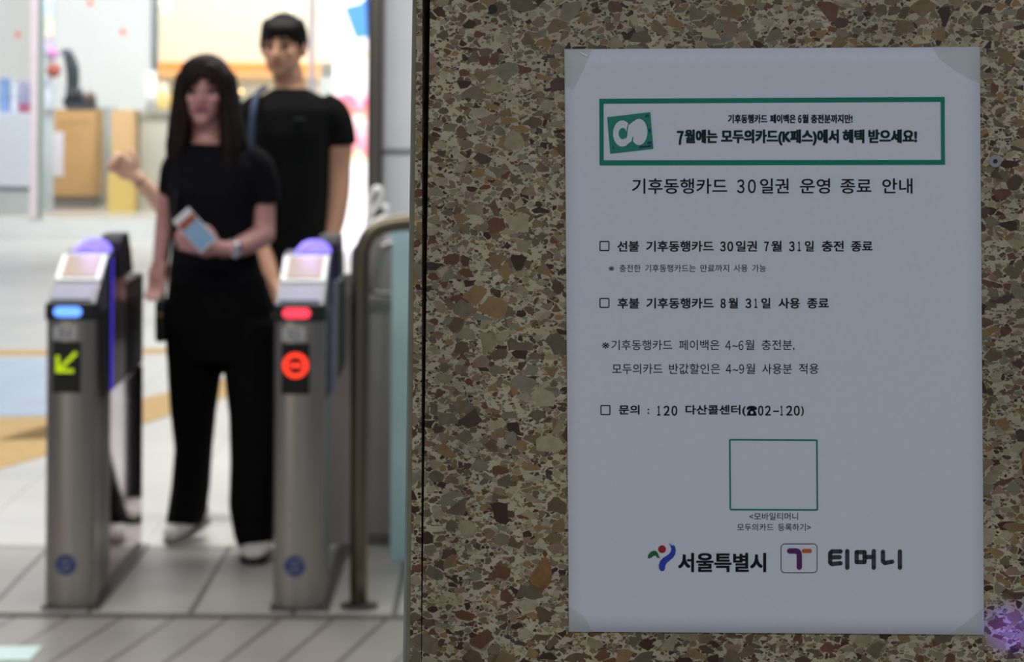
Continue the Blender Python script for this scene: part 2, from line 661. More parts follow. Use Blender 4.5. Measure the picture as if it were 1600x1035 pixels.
notice = empty('paper_notice', w(1210, 530), label='white printed paper notice taped to the terrazzo pillar', cat='notice')
mbn = MB()
NX, NY = 26, 36
gf, gb = [], []
for j in range(NY + 1):
    gf.append([mbn.bm.verts.new(pw(*quad(i / NX, j / NY))) for i in range(NX + 1)])
    gb.append([mbn.bm.verts.new(pw(*quad(i / NX, j / NY), lift=-0.0002)) for i in range(NX + 1)])
for j in range(NY):
    for i in range(NX):
        mbn.bm.faces.new((gf[j][i], gf[j + 1][i], gf[j + 1][i + 1], gf[j][i + 1]))
        mbn.bm.faces.new((gb[j][i], gb[j][i + 1], gb[j + 1][i + 1], gb[j + 1][i]))
for i in range(NX):
    mbn.bm.faces.new((gf[0][i], gf[0][i + 1], gb[0][i + 1], gb[0][i]))
    mbn.bm.faces.new((gf[NY][i], gb[NY][i], gb[NY][i + 1], gf[NY][i + 1]))
for j in range(NY):
    mbn.bm.faces.new((gf[j][0], gb[j][0], gb[j + 1][0], gf[j + 1][0]))
    mbn.bm.faces.new((gf[j][NX], gf[j + 1][NX], gb[j + 1][NX], gb[j][NX]))
M_PAPER = mat('white_paper', (226, 229, 238), 0.75, 0, 0.015, 400, spec=0.25)
wbuild(mbn, 'sheet', M_PAPER, notice, smooth=True)


def flat_shape(polys, name, m, lift=0.0003, label=None, sub=1):
    """filled outlines given in picture pixels, printed on the sheet"""
    mb = MB()
    for pi_, p in enumerate(polys):
        q = []
        for a, b in zip(p, p[1:] + p[:1]):
            n = max(1, int(math.hypot(b[0] - a[0], b[1] - a[1]) / 30))
            for k in range(n):
                q.append((a[0] + (b[0] - a[0]) * k / n, a[1] + (b[1] - a[1]) * k / n))
        mb.poly([pw(x, y, lift + pi_ * (1.5e-5 if len(polys) < 40 else 0.0)) for x, y in q])
    bmesh.ops.triangulate(mb.bm, faces=mb.bm.faces[:])
    o = wbuild(mb, name, m, notice)
    return props(o, label=label)


def circle(cx, cy, rx, ry=None, n=32):
    ry = ry or rx
    return [(cx + rx * math.cos(2 * math.pi * k / n), cy + ry * math.sin(2 * math.pi * k / n)) for k in range(n)]


def stroke(pts, wd, n=8):
    """rounded thick line outline pieces (list of polygons) in pixels"""
    out = []
    for (x0, y0), (x1, y1) in zip(pts, pts[1:]):
        d = math.hypot(x1 - x0, y1 - y0) or 1
        nx, ny = -(y1 - y0) / d * wd / 2, (x1 - x0) / d * wd / 2
        out.append([(x0 + nx, y0 + ny), (x1 + nx, y1 + ny), (x1 - nx, y1 - ny), (x0 - nx, y0 - ny)])
    for x, y in pts:
        out.append(circle(x, y, wd / 2, n=16))
    return out


def text_mesh(words, weight):
    """evaluated meshes of words set on one baseline"""
    out = []
    for t in words:
        c = bpy.data.curves.new('t', 'FONT')
        c.body = t
        c.size = 1.0
        c.offset = weight
        c.resolution_u = 3
        c.fill_mode = 'FRONT'
        o = bpy.data.objects.new('t', c)
        COL.objects.link(o)
        dg = bpy.context.evaluated_depsgraph_get()
        me = bpy.data.meshes.new_from_object(o.evaluated_get(dg), depsgraph=dg)
        bpy.data.objects.remove(o)
        bpy.data.curves.remove(c)
        out.append(me)
    return out


def print_line(name, items, y0, y1, bold, m, tilt=0.0, label=None):
    """items: (word, left px, right px); y0..y1 = ink rows of the line"""
    ms = text_mesh([i[0] for i in items], 0.0)
    shifts = [(0.0, 0.0)]
    if bold > 0:
        shifts = [(dx * bold, dy * bold) for dx in (-1, -0.33, 0.33, 1) for dy in (-0.6, 0.6)]
    hang = [me for me, it in zip(ms, items) if any('\uac00' <= ch <= '\ud7a3' for ch in it[0])] or ms
    lo = min(v.co.y for me in hang for v in me.vertices)
    hi = max(v.co.y for me in hang for v in me.vertices)
    zero = text_mesh(['\uff10'], 0.0)[0]
    zlo, zhi = min(v.co.y for v in zero.vertices), max(v.co.y for v in zero.vertices)
    mb = MB()
    for me, (t, xa, xb) in zip(ms, items):
        dig = any('\uff10' <= ch <= '\uff19' for ch in t)
        l_, h_ = (zlo, zhi) if dig else (lo, hi)
        ya, yb = (y0 + 0.07 * (y1 - y0), y1 - 0.03 * (y1 - y0)) if dig else (y0, y1)
        a = min(v.co.x for v in me.vertices)
        b = max(v.co.x for v in me.vertices)
        bo = max(bold, 0)
        for si, (sx, sy) in enumerate(shifts):
            vs = []
            for v in me.vertices:
                px = xa + bo + (v.co.x - a) / (b - a) * (xb - xa - 2 * bo) + sx
                py = yb - (v.co.y - l_) / (h_ - l_) * (yb - ya) + tilt * (px - 1200) + sy
                vs.append(mb.bm.verts.new(pw(px, py, 0.0003 + si * 0.00002)))
            for p in me.polygons:
                try:
                    mb.bm.faces.new([vs[i] for i in p.vertices])
                except ValueError:
                    pass
        bpy.data.meshes.remove(me)
    o = wbuild(mb, name, m, notice)
    return props(o, label=label)


def sc4(items, sx, ox):
    return [(t, a / sx + ox, b / sx + ox) for t, a, b in items]


TILT = -0.0006
M_GRN = mat('green_print', (34, 132, 108), 0.7, 0, 0.04, 300, spec=0.2)
M_DGRN = mat('dark_green_ink', (16, 50, 44), 0.7, 0, 0.1, 200, spec=0.2)
# header box
fr = [((936.5, 154.5), (1476, 151.5), (1476.3, 159), (936.5, 162)), ((936.8, 250.5), (1476.6, 250), (1476.8, 257.5), (936.8, 258.5)),
      ((936.5, 154.5), (943, 154.5), (943.3, 258), (936.8, 258)), ((1469.8, 152), (1476, 152), (1476.6, 257.5), (1470.4, 257.5))]
flat_shape([list(p) for p in fr], 'header_border', M_GRN, label='green rectangular header border')
k1 = 2.7586
print_line('header_text', sc4([('기후동행카드', 600, 770), ('페이백은', 781, 892), ('６', 902, 917), ('월', 920, 947), ('충전분까지만!', 957, 1137)], k1, 920), 179, 192.3, 0.45, M_INK, TILT)
print_line('header_slogan', sc4([('７', 380, 409), ('월에는', 413, 555), ('모두의카드(K패스)에서', 570, 1078), ('혜택', 1094, 1188), ('받으세요!', 1205, 1415)], k1, 920), 203, 226.5, 1.0, M_DGRN, TILT, label='dark green bold slogan')
print_line('title_text', sc4([('기후동행카드', 187, 596), ('３', 639, 671), ('０', 686, 720), ('일권', 738, 862), ('운영', 910, 1040), ('종료', 1085, 1218), ('안내', 1265, 1395)], k1, 920), 279, 302.5, 0.25, M_INK, TILT)
k2 = 3.3333


def chk(x0, y0, x1, y1, wd=1.6):
    p = []
    for a, b in (((x0, y0), (x1, y0)), ((x1, y0), (x1, y1)), ((x1, y1), (x0, y1)), ((x0, y1), (x0, y0))):
        p += stroke([a, b], wd)[:1]
    return p


for y in (377.5, 466.5, 634):
    dx = 1.5 if y > 600 else 0
    flat_shape(chk(937.5 + dx, y, 951.5 + dx, y + 14), 'check_box', M_INK)
print_line('body_text', sc4([('선불', 149, 262), ('기후동행카드', 299, 650), ('３', 684, 713), ('０', 722, 752), ('일권', 766, 876), ('７', 913, 938), ('월', 950, 1005), ('３', 1043, 1072), ('１', 1088, 1104), ('일', 1125, 1172), ('충전', 1213, 1328), ('종료', 1366, 1478)], k2, 920), 376.6, 393, 0.38, M_INK, TILT)
print_line('small_text', sc4([('※', 103, 132), ('충전한', 160, 270), ('기후동행카드는', 293, 557), ('만료까지', 582, 730), ('사용', 755, 827), ('가능', 851, 923)], k2, 920), 413.4, 425, -0.004, M_INK, TILT)
print_line('body_text', sc4([('후불', 150, 263), ('기후동행카드', 300, 650), ('８', 686, 713), ('월', 727, 777), ('３', 816, 846), ('１', 862, 878), ('일', 898, 946), ('사용', 988, 1100), ('종료', 1137, 1250)], k2, 920), 465.8, 482, 0.38, M_INK, TILT)
print_line('body_text', sc4([('※', 68, 107), ('기후동행카드', 118, 434), ('페이백은', 470, 680), ('４', 711, 740), ('~', 748, 776), ('６', 780, 805), ('월', 815, 862), ('충전분,', 900, 1072)], k2, 920), 531.3, 547.8, -0.006, M_INK, TILT)
print_line('body_text', sc4([('모두의카드', 122, 384), ('반값할인은', 418, 684), ('４', 714, 743), ('~', 750, 778), ('９', 783, 809), ('월', 818, 866), ('사용분', 903, 1058), ('적용', 1095, 1197)], k2, 920), 568.3, 584.6, -0.006, M_INK, TILT)
print_line('body_text', sc4([('문의', 156, 264), (':', 306, 314), ('１', 357, 373), ('２', 390, 421), ('０', 431, 461), ('다산콜센터(', 504, 818), ('０', 882, 909), ('２', 918, 948), ('-', 961, 990), ('１', 998, 1011), ('２', 1028, 1060), ('０', 1068, 1099), (')', 1106, 1120)], k2, 920), 633.3, 650, 0.38, M_INK, TILT)
# telephone pictogram
tp = [[(1166.5, 640), (1167.5, 636.5), (1171, 634.6), (1178, 634.6), (1182, 636.5), (1183, 640), (1180, 641), (1178.5, 638.8), (1171, 638.8), (1169.6, 641)],
      [(1171.5, 639.5), (1178, 639.5), (1181.5, 645), (1182.5, 649.8), (1167, 649.8), (1168, 645)]]
flat_shape(tp, 'telephone_symbol', M_INK)
flat_shape([circle(1174.8, 645, 2.3, n=16)], 'telephone_dial', M_PAPER, lift=0.0005)
# green square that frames the scan field
fr = []
for a in (((1140.3, 687.3), (1276.4, 688.2)), ((1276.4, 688.2), (1277.2, 797.3)), ((1277.2, 797.3), (1141.2, 796.6)), ((1141.2, 796.6), (1140.3, 687.3))):
    fr += stroke(list(a), 2.4)[:1]
flat_shape(fr, 'scan_frame', M_GRN, label='thin green empty frame')
k3 = 3.478
print_line('caption_text', sc4([('<모바일티머니', 664, 928)], k3, 980), 801.7, 813, -0.004, M_INK, TILT)
print_line('caption_text', sc4([('모두의카드', 598, 795), ('등록하기>', 820, 998)], k3, 980), 818.6, 830, -0.004, M_INK, TILT)
# city emblem and name
print_line('city_name', sc4([('서울특별시', 277, 755)], k3, 980), 865.0, 893.8, 1.0, M_INK, 0)


def s7(pts, k=5.3333):
    return [(1000 + x / k, 830 + y / k) for x, y in pts]


flat_shape([s7([(64, 222), (68, 200), (86, 178), (112, 165), (134, 168), (152, 190), (158, 212), (167, 227), (146, 224), (130, 206), (116, 206), (98, 220), (80, 229), (68, 228)])], 'city_emblem_leaf', mat('leaf_green_ink', (24, 110, 52), 0.7, 0, 0.05, 300), label='green leaf of the city emblem')
flat_shape([circle(1034.5, 858.5, 6.0)], 'city_emblem_sun', mat('red_ink', (168, 28, 34), 0.7, 0, 0.05, 300), label='red dot of the city emblem')
flat_shape([s7([(240, 96), (262, 125), (262, 110), (276, 130), (276, 112), (292, 132), (298, 160), (294, 192), (276, 222), (248, 246), (222, 268), (210, 290), (208, 318), (196, 334), (176, 335), (160, 318), (156, 286), (168, 250), (196, 222), (230, 202), (254, 178), (262, 150)])], 'city_emblem_stroke', mat('blue_ink', (36, 66, 178), 0.7, 0, 0.05, 300), label='blue brush stroke of the city emblem')
# fare card emblem
rr = []
x0, y0, x1, y1, rd = 1220.5, 850.2, 1276.8, 895.3, 6
for cx, cy, a0 in ((x1 - rd, y0 + rd, -90), (x1 - rd, y1 - rd, 0), (x0 + rd, y1 - rd, 90), (x0 + rd, y0 + rd, 180)):
    for k in range(7):
        a = R(a0 + 15 * k)
        rr.append((cx + rd * math.cos(a), cy + rd * math.sin(a)))
rr.append(rr[0])
flat_shape([p for a, b in zip(rr, rr[1:]) for p in stroke([a, b], 1.1)[:1]], 'fare_emblem_border', mat('grey_ink', (70, 72, 78), 0.7, 0, 0.05, 300))
flat_shape(stroke([(1265.5, 861.3), (1256, 861.3)], 6.2), 'fare_emblem_arm', mat('orange_ink', (196, 92, 34), 0.7, 0, 0.05, 300), label='orange arm of the fare emblem')
cv = [(1234, 861.3), (1243, 861.3), (1246.6, 862), (1248.6, 865), (1249, 870), (1249, 886.5)]
flat_shape(stroke(cv, 8.2), 'fare_emblem_stem', mat('purple_ink', (92, 24, 96), 0.7, 0, 0.05, 300), lift=0.0004, label='purple bent stem of the fare emblem')


def s6(pts):
    return [(980 + x / k3, 670 + y / k3) for x, y in pts]


GW = 6.6
g = []
for pl in ([(1160, 668), (1112, 668), (1103, 678), (1103, 728), (1112, 737), (1160, 732)], [(1104, 700), (1155, 699)], [(1196, 666), (1196, 757)],
           [(1247, 672), (1290, 672), (1290, 726), (1247, 726), (1247, 672)], [(1292, 698), (1338, 698)], [(1340, 666), (1340, 757)],
           [(1390, 670), (1390, 722), (1400, 731), (1440, 724)], [(1482, 668), (1482, 757)]):
    g += stroke(s6(pl), GW)
flat_shape(g, 'fare_company_name', mat('charcoal_ink', (58, 60, 66), 0.7, 0, 0.05, 300), label='dark grey rounded lettering')


# little green transit card drawing
def s1(pts):
    return [(940 + x / 10.35, 160 + y / 10.35) for x, y in pts]


flat_shape([s1([(90, 240), (788, 158), (838, 752), (140, 832)])], 'card_drawing', mat('card_green', (34, 136, 110), 0.7, 0, 0.04, 300), lift=0.0003, label='tilted green transit card drawing')
M_CW = mat('card_white', (222, 226, 232), 0.7, 0, 0.02, 300)
n = 40
outL = [(335 + 150 * math.cos(a) * 1.0, 505 + 212 * math.sin(a)) for a in [2 * math.pi * k / n for k in range(n)]]
outR = [(605 + 135 * math.cos(a), 480 + 212 * math.sin(a)) for a in [2 * math.pi * k / n for k in range(n)]]
flat_shape([s1(outL)], 'card_ring', M_CW, lift=0.0004)
flat_shape([s1(outR), s1([(430, 380), (520, 300), (560, 560), (470, 640), (400, 690)])], 'card_ring', M_CW, lift=0.00045)
flat_shape([s1(circle(340, 505, 64, 92))], 'card_ring_centre', MATS['card_green'], lift=0.0005)
flat_shape([s1([(432, 330), (444, 330), (424, 440), (412, 560), (384, 600), (402, 480), (408, 420)])], 'card_ring_gap', MATS['card_green'], lift=0.0005)
flat_shape([s1([(500, 560), (518, 560), (505, 640), (470, 670), (486, 620)])], 'card_ring_gap', MATS['card_green'], lift=0.0005)
M_NAVY = mat('navy_ink', (28, 52, 104), 0.7, 0, 0.05, 300)
flat_shape([s1([(705, 248), (712, 205), (738, 192), (762, 206), (766, 244), (748, 246), (745, 226), (724, 228), (722, 248)]), s1([(736, 640), (800, 628), (806, 668), (744, 678)]),
            s1([(608, 712), (800, 690), (806, 716), (610, 742)]), s1([(755, 440), (785, 415), (795, 480), (775, 490)]), s1([(180, 712), (196, 712), (198, 752), (182, 756)])], 'card_marks', M_NAVY, lift=0.0005, label='navy marks on the card drawing')

# tape over the corners
M_TAPE = mat('clear_tape', (196, 204, 178), 0.25, 0, 0.05, 50, alpha=0.24, coat=0.3)
for pts in ([(881, 76), (926, 76), (912, 108), (896, 140), (882.6, 134)], [(1457, 73.5), (1532, 73), (1532.8, 130), (1521, 126), (1490, 108), (1468, 92)],
            [(889, 948), (912, 963), (926, 988.5), (888.6, 988)], [(1482, 992.6), (1510, 972), (1534, 952), (1537.8, 950), (1538, 993)]):
    flat_shape([pts], 'tape', M_TAPE, lift=0.0006, label='yellowed clear tape at a corner')
flat_shape([[(901, 79.5), (918, 85.5), (917, 88.5), (909, 84.5)]], 'tape_crease_glint', mat('tape_crease_glint', (250, 250, 240), 0.1, 0, 0.02, 50, coat=1.0), lift=0.0008, label='glint painted white on the crease of the upper left tape')  # glint of the fold painted in near white

# ------------------------------------------------------------------ ticket gates
GY = 8.56
M_SCR = emis('gate_screen', (226, 190, 160), 0.5)


def gate(px, led, sign, digits, label, strip_m):
    base = fl(px, 950)
    X = base.x
    g = empty('ticket_gate', (X, GY, 0), label=label, cat='ticket gate', group='ticket gates')
    hw = 0.0715
    # front column with rounded nose
    arc = [(-hw, 0.10), (-hw, 0.022)]
    for k in range(25):
        a = math.pi * (1 - k / 24)
        arc.append((hw * 0.985 * math.cos(a), 0.022 - 0.022 * math.sin(a)))
    arc += [(hw, 0.022), (hw, 0.10)]
    MB().prism([(x, y, 0.012) for x, y in arc], (0, 0, 0.826)).build('front_column', M_STEEL, g, smooth='auto')
    MB().box(-hw - 0.008, hw + 0.02, -0.008, 1.14, 0, 0.012).build('base_plate', M_STEEL_D, g)
    MB().box(-hw, hw, 0.102, 0.33, 0.012, 0.60).bevel(0.004).build('lower_cabinet', M_STEEL_D, g)
    MB().box(-hw, hw + 0.004, 0.102, 0.32, 0.602, 0.86).bevel(0.003).build('side_cover', M_BLACK, g)
    MB().box(-hw, hw, 0.33, 0.68, 0.602, 0.93).bevel(0.003).build('side_panel', M_STEEL, g)
    MB().box(-hw, hw, 0.332, 1.12, 0.012, 0.60).bevel(0.003).build('rear_panel', M_POLISH, g)
    MB().box(-hw, hw, 0.682, 1.12, 0.602, 0.90).bevel(0.01).build('rear_housing', M_BLACK, g)
    # black nose band with coloured lamp
    MB().box(-hw - 0.003, hw + 0.003, -0.004, 0.102, 0.838, 0.888).bevel(0.008, 3).build('nose_band', M_BLACK, g)
    lm = MB()
    for zc in (0.863,):
        ring = []
        for sx, a0 in ((1, -90), (-1, 90)):
            for k in range(9):
                a = R(a0 + 180 * k / 8)
                ring.append((-0.008 + sx * 0.026 + 0.0145 * math.cos(a), -0.004, zc + 0.0145 * math.sin(a)))
        lm.prism(ring, (0, -0.004, 0))
    lm.build('status_lamp', led, g)
    # sloping console
    prof = [(0.0, 0.888), (0.11, 0.935), (0.30, 1.012), (0.42, 1.02), (0.42, 0.86), (0.0, 0.86)]
    MB().prism([(-hw * 0.97, y, z) for y, z in prof], (2 * hw * 0.97, 0, 0)).bevel(0.003).build('console', mat('console_grey', (112, 114, 116), 0.4, 0.6), g)

    def slab(y0, y1, x0, x1, up, th, name, m, par=g):
        def zz(y):
            return 0.888 + (0.935 - 0.888) * y / 0.11 if y < 0.11 else 0.935 + (1.012 - 0.935) * (y - 0.11) / 0.19
        p = [(x0, y0, zz(y0) + up), (x1, y0, zz(y0) + up), (x1, y1, zz(y1) + up), (x0, y1, zz(y1) + up)]
        return MB().prism(p, (0, 0, th)).build(name, m, par)
    slab(0.012, 0.10, -hw * 0.86, hw * 0.80, 0.0, 0.006, 'card_reader', mat('reader_grey', (104, 106, 142), 0.35), g)
    sf = slab(0.125, 0.285, -hw * 0.93, hw * 0.93, 0.0, 0.006, 'screen_frame', mat('screen_frame', (214, 222, 220), 0.3, 0.1), g)
    slab(0.14, 0.272, -hw * 0.70, hw * 0.74, 0.006, 0.003, 'screen', M_SCR, sf)
    # violet lit reader arch
    ar = MB()
    arch = []
    for k in range(13):
        a = math.pi * k / 12
        arch.append((0.018 + 0.043 * math.cos(a), 0.36, 1.020 + 0.028 * math.sin(a)))
    ar.tube(arch, 0.008, 10)
    ar.tube([(x * 0.9, 0.40, 1.020 + (z - 1.020) * 0.85) for x, _, z in arch], 0.008, 10)
    ar.tube([(-0.030, 0.31, 1.02), (-0.005, 0.345, 1.040), (0.035, 0.37, 1.03)], 0.008, 10)
    ar.ell((0.020, 0.375, 1.024), (0.034, 0.03, 0.019))
    ar.build('reader_light', emis('violet_led', (136, 120, 255), 1.9), g, smooth=True)
    MB().prism([(hw * 0.35, y, z) for y, z in ((0.42, 0.931), (0.42, 1.04), (0.45, 1.062), (0.60, 1.062), (0.66, 1.0), (0.72, 0.931))], (hw * 0.9, 0, 0)).bevel(0.006).build('sensor_hood', M_BLACK, g)
    MB().box(hw + 0.0045, hw + 0.0075, 0.31, 0.325, 0.602, 1.0).build('light_strip', strip_m, g)
    MB().box(hw, hw + 0.0045, 0.30, 0.335, 0.60, 1.0).build('strip_channel', M_BLACK, g)
    # number plate
    pl = MB().box(-0.050, 0.018, -0.0035, 0.001, 0.782, 0.822).build('number_plate', mat('plate_grey', (184, 184, 186), 0.4, 0.3), g)
    tm = text_mesh([digits], 0.01)[0]
    x0 = min(v.co.x for v in tm.vertices)
    x1 = max(v.co.x for v in tm.vertices)
    y1_ = max(v.co.y for v in tm.vertices)
    for v in tm.vertices:
        v.co = Vector((-0.032 + (v.co.x - x0) / (x1 - x0) * 0.034, -0.0041, 0.788 + v.co.y / y1_ * 0.026))
    to = bpy.data.objects.new('plate_digits', tm)
    tm.materials.append(mat('digit_grey', (96, 96, 100), 0.5))
    COL.objects.link(to)
    to.parent = pl
    # sign window
    sg = MB().box(-0.051, 0.031, -0.005, 0.004, 0.628, 0.776).bevel(0.002).build('sign_panel', mat('sign_black', (14, 16, 14), 0.3), g)
    if sign == 'arrow':
        a = MB()

        def bar(p, q, wd):
            d = Vector((q[0] - p[0], 0, q[1] - p[1]))
            n_ = Vector((-d.z, 0, d.x)).normalized() * wd / 2
            P, Q = Vector((p[0], -0.0065, p[1])), Vector((q[0], -0.0065, q[1]))
            a.prism([P + n_, Q + n_, Q - n_, P - n_], (0, -0.0015, 0))
        bar((0.018, 0.745), (-0.030, 0.697), 0.011)
        bar((-0.036, 0.736), (-0.036, 0.688), 0.011)
        bar((-0.0415, 0.692), (0.010, 0.692), 0.011)
        a.build('entry_arrow', emis('green_led', (196, 226, 10), 0.95), sg)
    else:
        a = MB()
        c0 = Vector((-0.010, -0.0065, 0.712))
        ro, ri = 0.037, 0.024
        nn = 36
        P = [[c0 + Vector((r_ * math.cos(2 * math.pi * k / nn), dy, r_ * math.sin(2 * math.pi * k / nn))) for k in range(nn)] for r_, dy in ((ro, 0), (ro, -0.0015), (ri, -0.0015), (ri, 0))]
        vs = [[a.bm.verts.new(p) for p in r_] for r_ in P]
        for i in range(4):
            A, B = vs[i], vs[(i + 1) % 4]
            for k in range(nn):
                a.bm.faces.new((A[k], A[(k + 1) % nn], B[(k + 1) % nn], B[k]))
        a.box(c0.x - 0.018, c0.x + 0.018, -0.008, -0.0065, c0.z - 0.006, c0.z + 0.006)
        a.build('no_entry_symbol', emis('red_led', (255, 58, 34), 1.6), sg)
    # round operator emblem near the foot
    e = MB()
    c0 = Vector((-0.009, -0.003, 0.130))
    e.cyl(c0, c0 + Vector((0, -0.0012, 0)), 0.030, 32)
    em = e.build('operator_emblem', mat('emblem_blue', (40, 58, 120), 0.45), g)
    s_ = MB()
    s_.tube([c0 + Vector(p) for p in ((0.022, -0.0016, 0.010), (0.004, -0.0016, 0.015), (-0.012, -0.0016, 0.006), (0.012, -0.0016, -0.006), (-0.004, -0.0016, -0.015), (-0.022, -0.0016, -0.010))], 0.0026, 8, flat=0.3)
    s_.build('emblem_curve', mat('emblem_pale', (128, 130, 138), 0.4), em)
    point('reader_glow', (X, GY + 0.36, 1.12), 0.45, (0.46, 0.30, 1.0), 0.03)
    return g


gate(110, emis('blue_led', (96, 150, 255), 2.2), 'arrow', '53', 'left steel ticket gate with blue lamp and green arrow sign', emis('violet_strip', (84, 60, 236), 0.9))
gate(467, emis('red_lamp', (255, 62, 84), 1.7), 'stop', '52', 'right steel ticket gate with red lamp and red circle sign', emis('dim_violet_strip', (84, 66, 170), 0.35))

# ------------------------------------------------------------------ railing beside the right gate
rl = empty('handrail', fl(562, 947), label='rounded stainless steel handrail beside the right ticket gate', cat='railing')
r_ = MB()
path = [fl(561, 945), u(562, 800, 8.62), u(563, 600, 8.62), u(565, 420, 8.62), u(569, 385, 8.62), u(584, 362, 8.62), u(610, 351, 8.62), u(650, 347, 8.62), u(720, 346, 8.62)]
r_.tube(path, 0.024, 18)
wbuild(r_, 'post', mat('warm_steel', (122, 114, 98), 0.3, 1.0, 0.1, 20, stretch=(1, 1, 0.05)), rl, smooth=True)
r_ = MB()
r_.tube([fl(552, 943), u(553, 700, 8.66), u(553, 430, 8.66), u(557, 388, 8.66)], 0.010, 12)
wbuild(r_, 'side_bar', M_STEEL_D, rl, smooth=True)
b_ = fl(562, 948)
wbuild(MB().cyl((b_.x, 8.62, 0.0), (b_.x, 8.62, 0.012), 0.055), 'base_flange', M_STEEL_D, rl)

pn = empty('barrier_panel', fl(600, 856), label='grey steel barrier panel with raised frame behind the handrail', cat='barrier')
PY = 9.76
a, b2 = u(576, 375, PY), u(760, 852, PY)
M_SHEET = mat('satin_sheet', (168, 160, 156), 0.5, 0.7, 0.06, 5)
wbuild(MB().box(a.x, b2.x, PY, PY + 0.03, 0.03, a.z), 'panel_sheet', M_SHEET, pn)
e0, e1 = u(533, 428, PY), u(575.5, 852, PY)
wbuild(MB().box(e0.x, e1.x, PY, PY + 0.02, 0.0, e0.z), 'side_sheet', M_SHEET, pn)
f_ = MB()
i0, i1 = u(588, 372, PY), u(760, 458, PY)
pts = [Vector((i1.x, PY - 0.01, i0.z - 0.01)), Vector((i0.x + 0.06, PY - 0.01, i0.z - 0.015)), Vector((i0.x + 0.012, PY - 0.01, i0.z - 0.06)), Vector((i0.x, PY - 0.01, i1.z + 0.03)), Vector((i0.x + 0.02, PY - 0.01, i1.z)), Vector((i1.x, PY - 0.01, i1.z))]
f_.tube(pts, 0.008, 10)
wbuild(f_, 'raised_frame', M_STEEL, pn, smooth=True)
z1 = u(590, 470, PY).z
wbuild(MB().box(a.x, b2.x, PY - 0.03, PY, z1 - 0.02, z1 + 0.015).bevel(0.004), 'middle_rail', M_STEEL, pn)
wbuild(MB().box(a.x, b2.x, PY - 0.02, PY + 0.05, 0.0, 0.032), 'bottom_rail', M_STEEL_D, pn)
for xx in (600, 622, 645):
    p = u(xx, 600, PY)
    wbuild(MB().box(p.x, p.x + 0.008, PY - 0.006, PY, 0.034, z1 - 0.024), 'rib', M_STEEL, pn)

gl = empty('frosted_glass_screen', fl(640, 858), label='pale blue green frosted glass screen next to the pillar', cat='glass screen')
GYY = 9.45
a, b2 = u(613, 352, GYY), u(770, 860, GYY)
wbuild(MB().box(a.x, b2.x, GYY, GYY + 0.012, 0.0, a.z), 'glass_pane', mat('frosted_glass', (196, 236, 234), 0.35, 0, 0.05, 6), gl)

# ------------------------------------------------------------------ far hall: column, wall, lightbox, chrome bends
a = u(598, 0, 24.0)
MB().box(a.x, a.x + 3.5, 24.0, 24.3, 0, 3.4).build('wall_right', mat('grey_white_panel', (222, 224, 226), 0.5, 0, 0.03, 2), kind='structure', label='pale grey panelled wall right of the shop')
z = u(620, 237, 24).z
MB().box(a.x, a.x + 3.5, 23.985, 23.999, z - 0.02, z + 0.02).build('trim_8', mat('panel_joint', (120, 120, 124), 0.5), kind='structure', label='dark horizontal joint of the panelled wall')
b_ = u(574.5, 0, 23.6)
c_ = u(599.5, 0, 23.6)
MB().box(b_.x, c_.x, 23.6, 23.98, 0, 3.4).bevel(0.03, 3).build('wall_column', mat('dark_column_steel', (96, 92, 86), 0.3, 0.9, 0.2, 3, stretch=(6, 1, 0.2)), kind='structure', label='dark metal column between lightbox and panelled wall')

lb = empty('advertising_lightbox', (u(549, 380, 25.6).x, 25.6, 0), label='tall brightly lit advertising lightbox beside the dark column', cat='lightbox')
a, b2 = u(521, 0, 25.6), u(579, 0, 25.6)


def ad_mat():
    m = bpy.data.materials.new('lit_poster')
    m.use_nodes = True
    nt = m.node_tree
    N = nt.nodes.new
    L = nt.links.new
    b = nt.nodes['Principled BSDF']
    tc = N('ShaderNodeTexCoord')
    sp = N('ShaderNodeSeparateXYZ')
    n = N('ShaderNodeTexNoise')
    n.inputs['Scale'].default_value = 7
    L(tc.outputs['Object'], n.inputs['Vector'])
    L(tc.outputs['Object'], sp.inputs[0])
    ad = N('ShaderNodeMath')
    ad.operation = 'MULTIPLY_ADD'
    L(n.outputs['Fac'], ad.inputs[0])
    ad.inputs[1].default_value = 0.35
    L(sp.outputs['Z'], ad.inputs[2])
    r = N('ShaderNodeValToRGB')
    mr = N('ShaderNodeMapRange')
    mr.inputs[1].default_value = 0.175
    mr.inputs[2].default_value = 2.6 + 0.175
    L(ad.outputs[0], mr.inputs[0])
    L(mr.outputs[0], r.inputs[0])
    el = r.color_ramp.elements
    stops = [(0.0, (255, 246, 252)), (0.28, (255, 250, 255)), (0.31, (228, 240, 170)), (0.335, (255, 120, 150)), (0.40, (255, 196, 206)), (0.43, (255, 240, 235)), (0.475, (255, 150, 120)), (0.50, (255, 90, 140)),
             (0.53, (255, 244, 248)), (0.62, (255, 255, 255)), (0.64, (255, 206, 150)), (0.67, (255, 240, 250)), (0.74, (250, 250, 255)), (1.0, (235, 245, 255))]
    for i, (p, c) in enumerate(stops):
        e = el[i] if i < 2 else el.new(p)
        e.position = p
        e.color = lin(c) + (1,)
    L(r.outputs[0], b.inputs['Emission Color'])
    b.inputs['Emission Strength'].default_value = 1.7
    b.inputs['Base Color'].default_value = (0.2, 0.2, 0.2, 1)
    return m


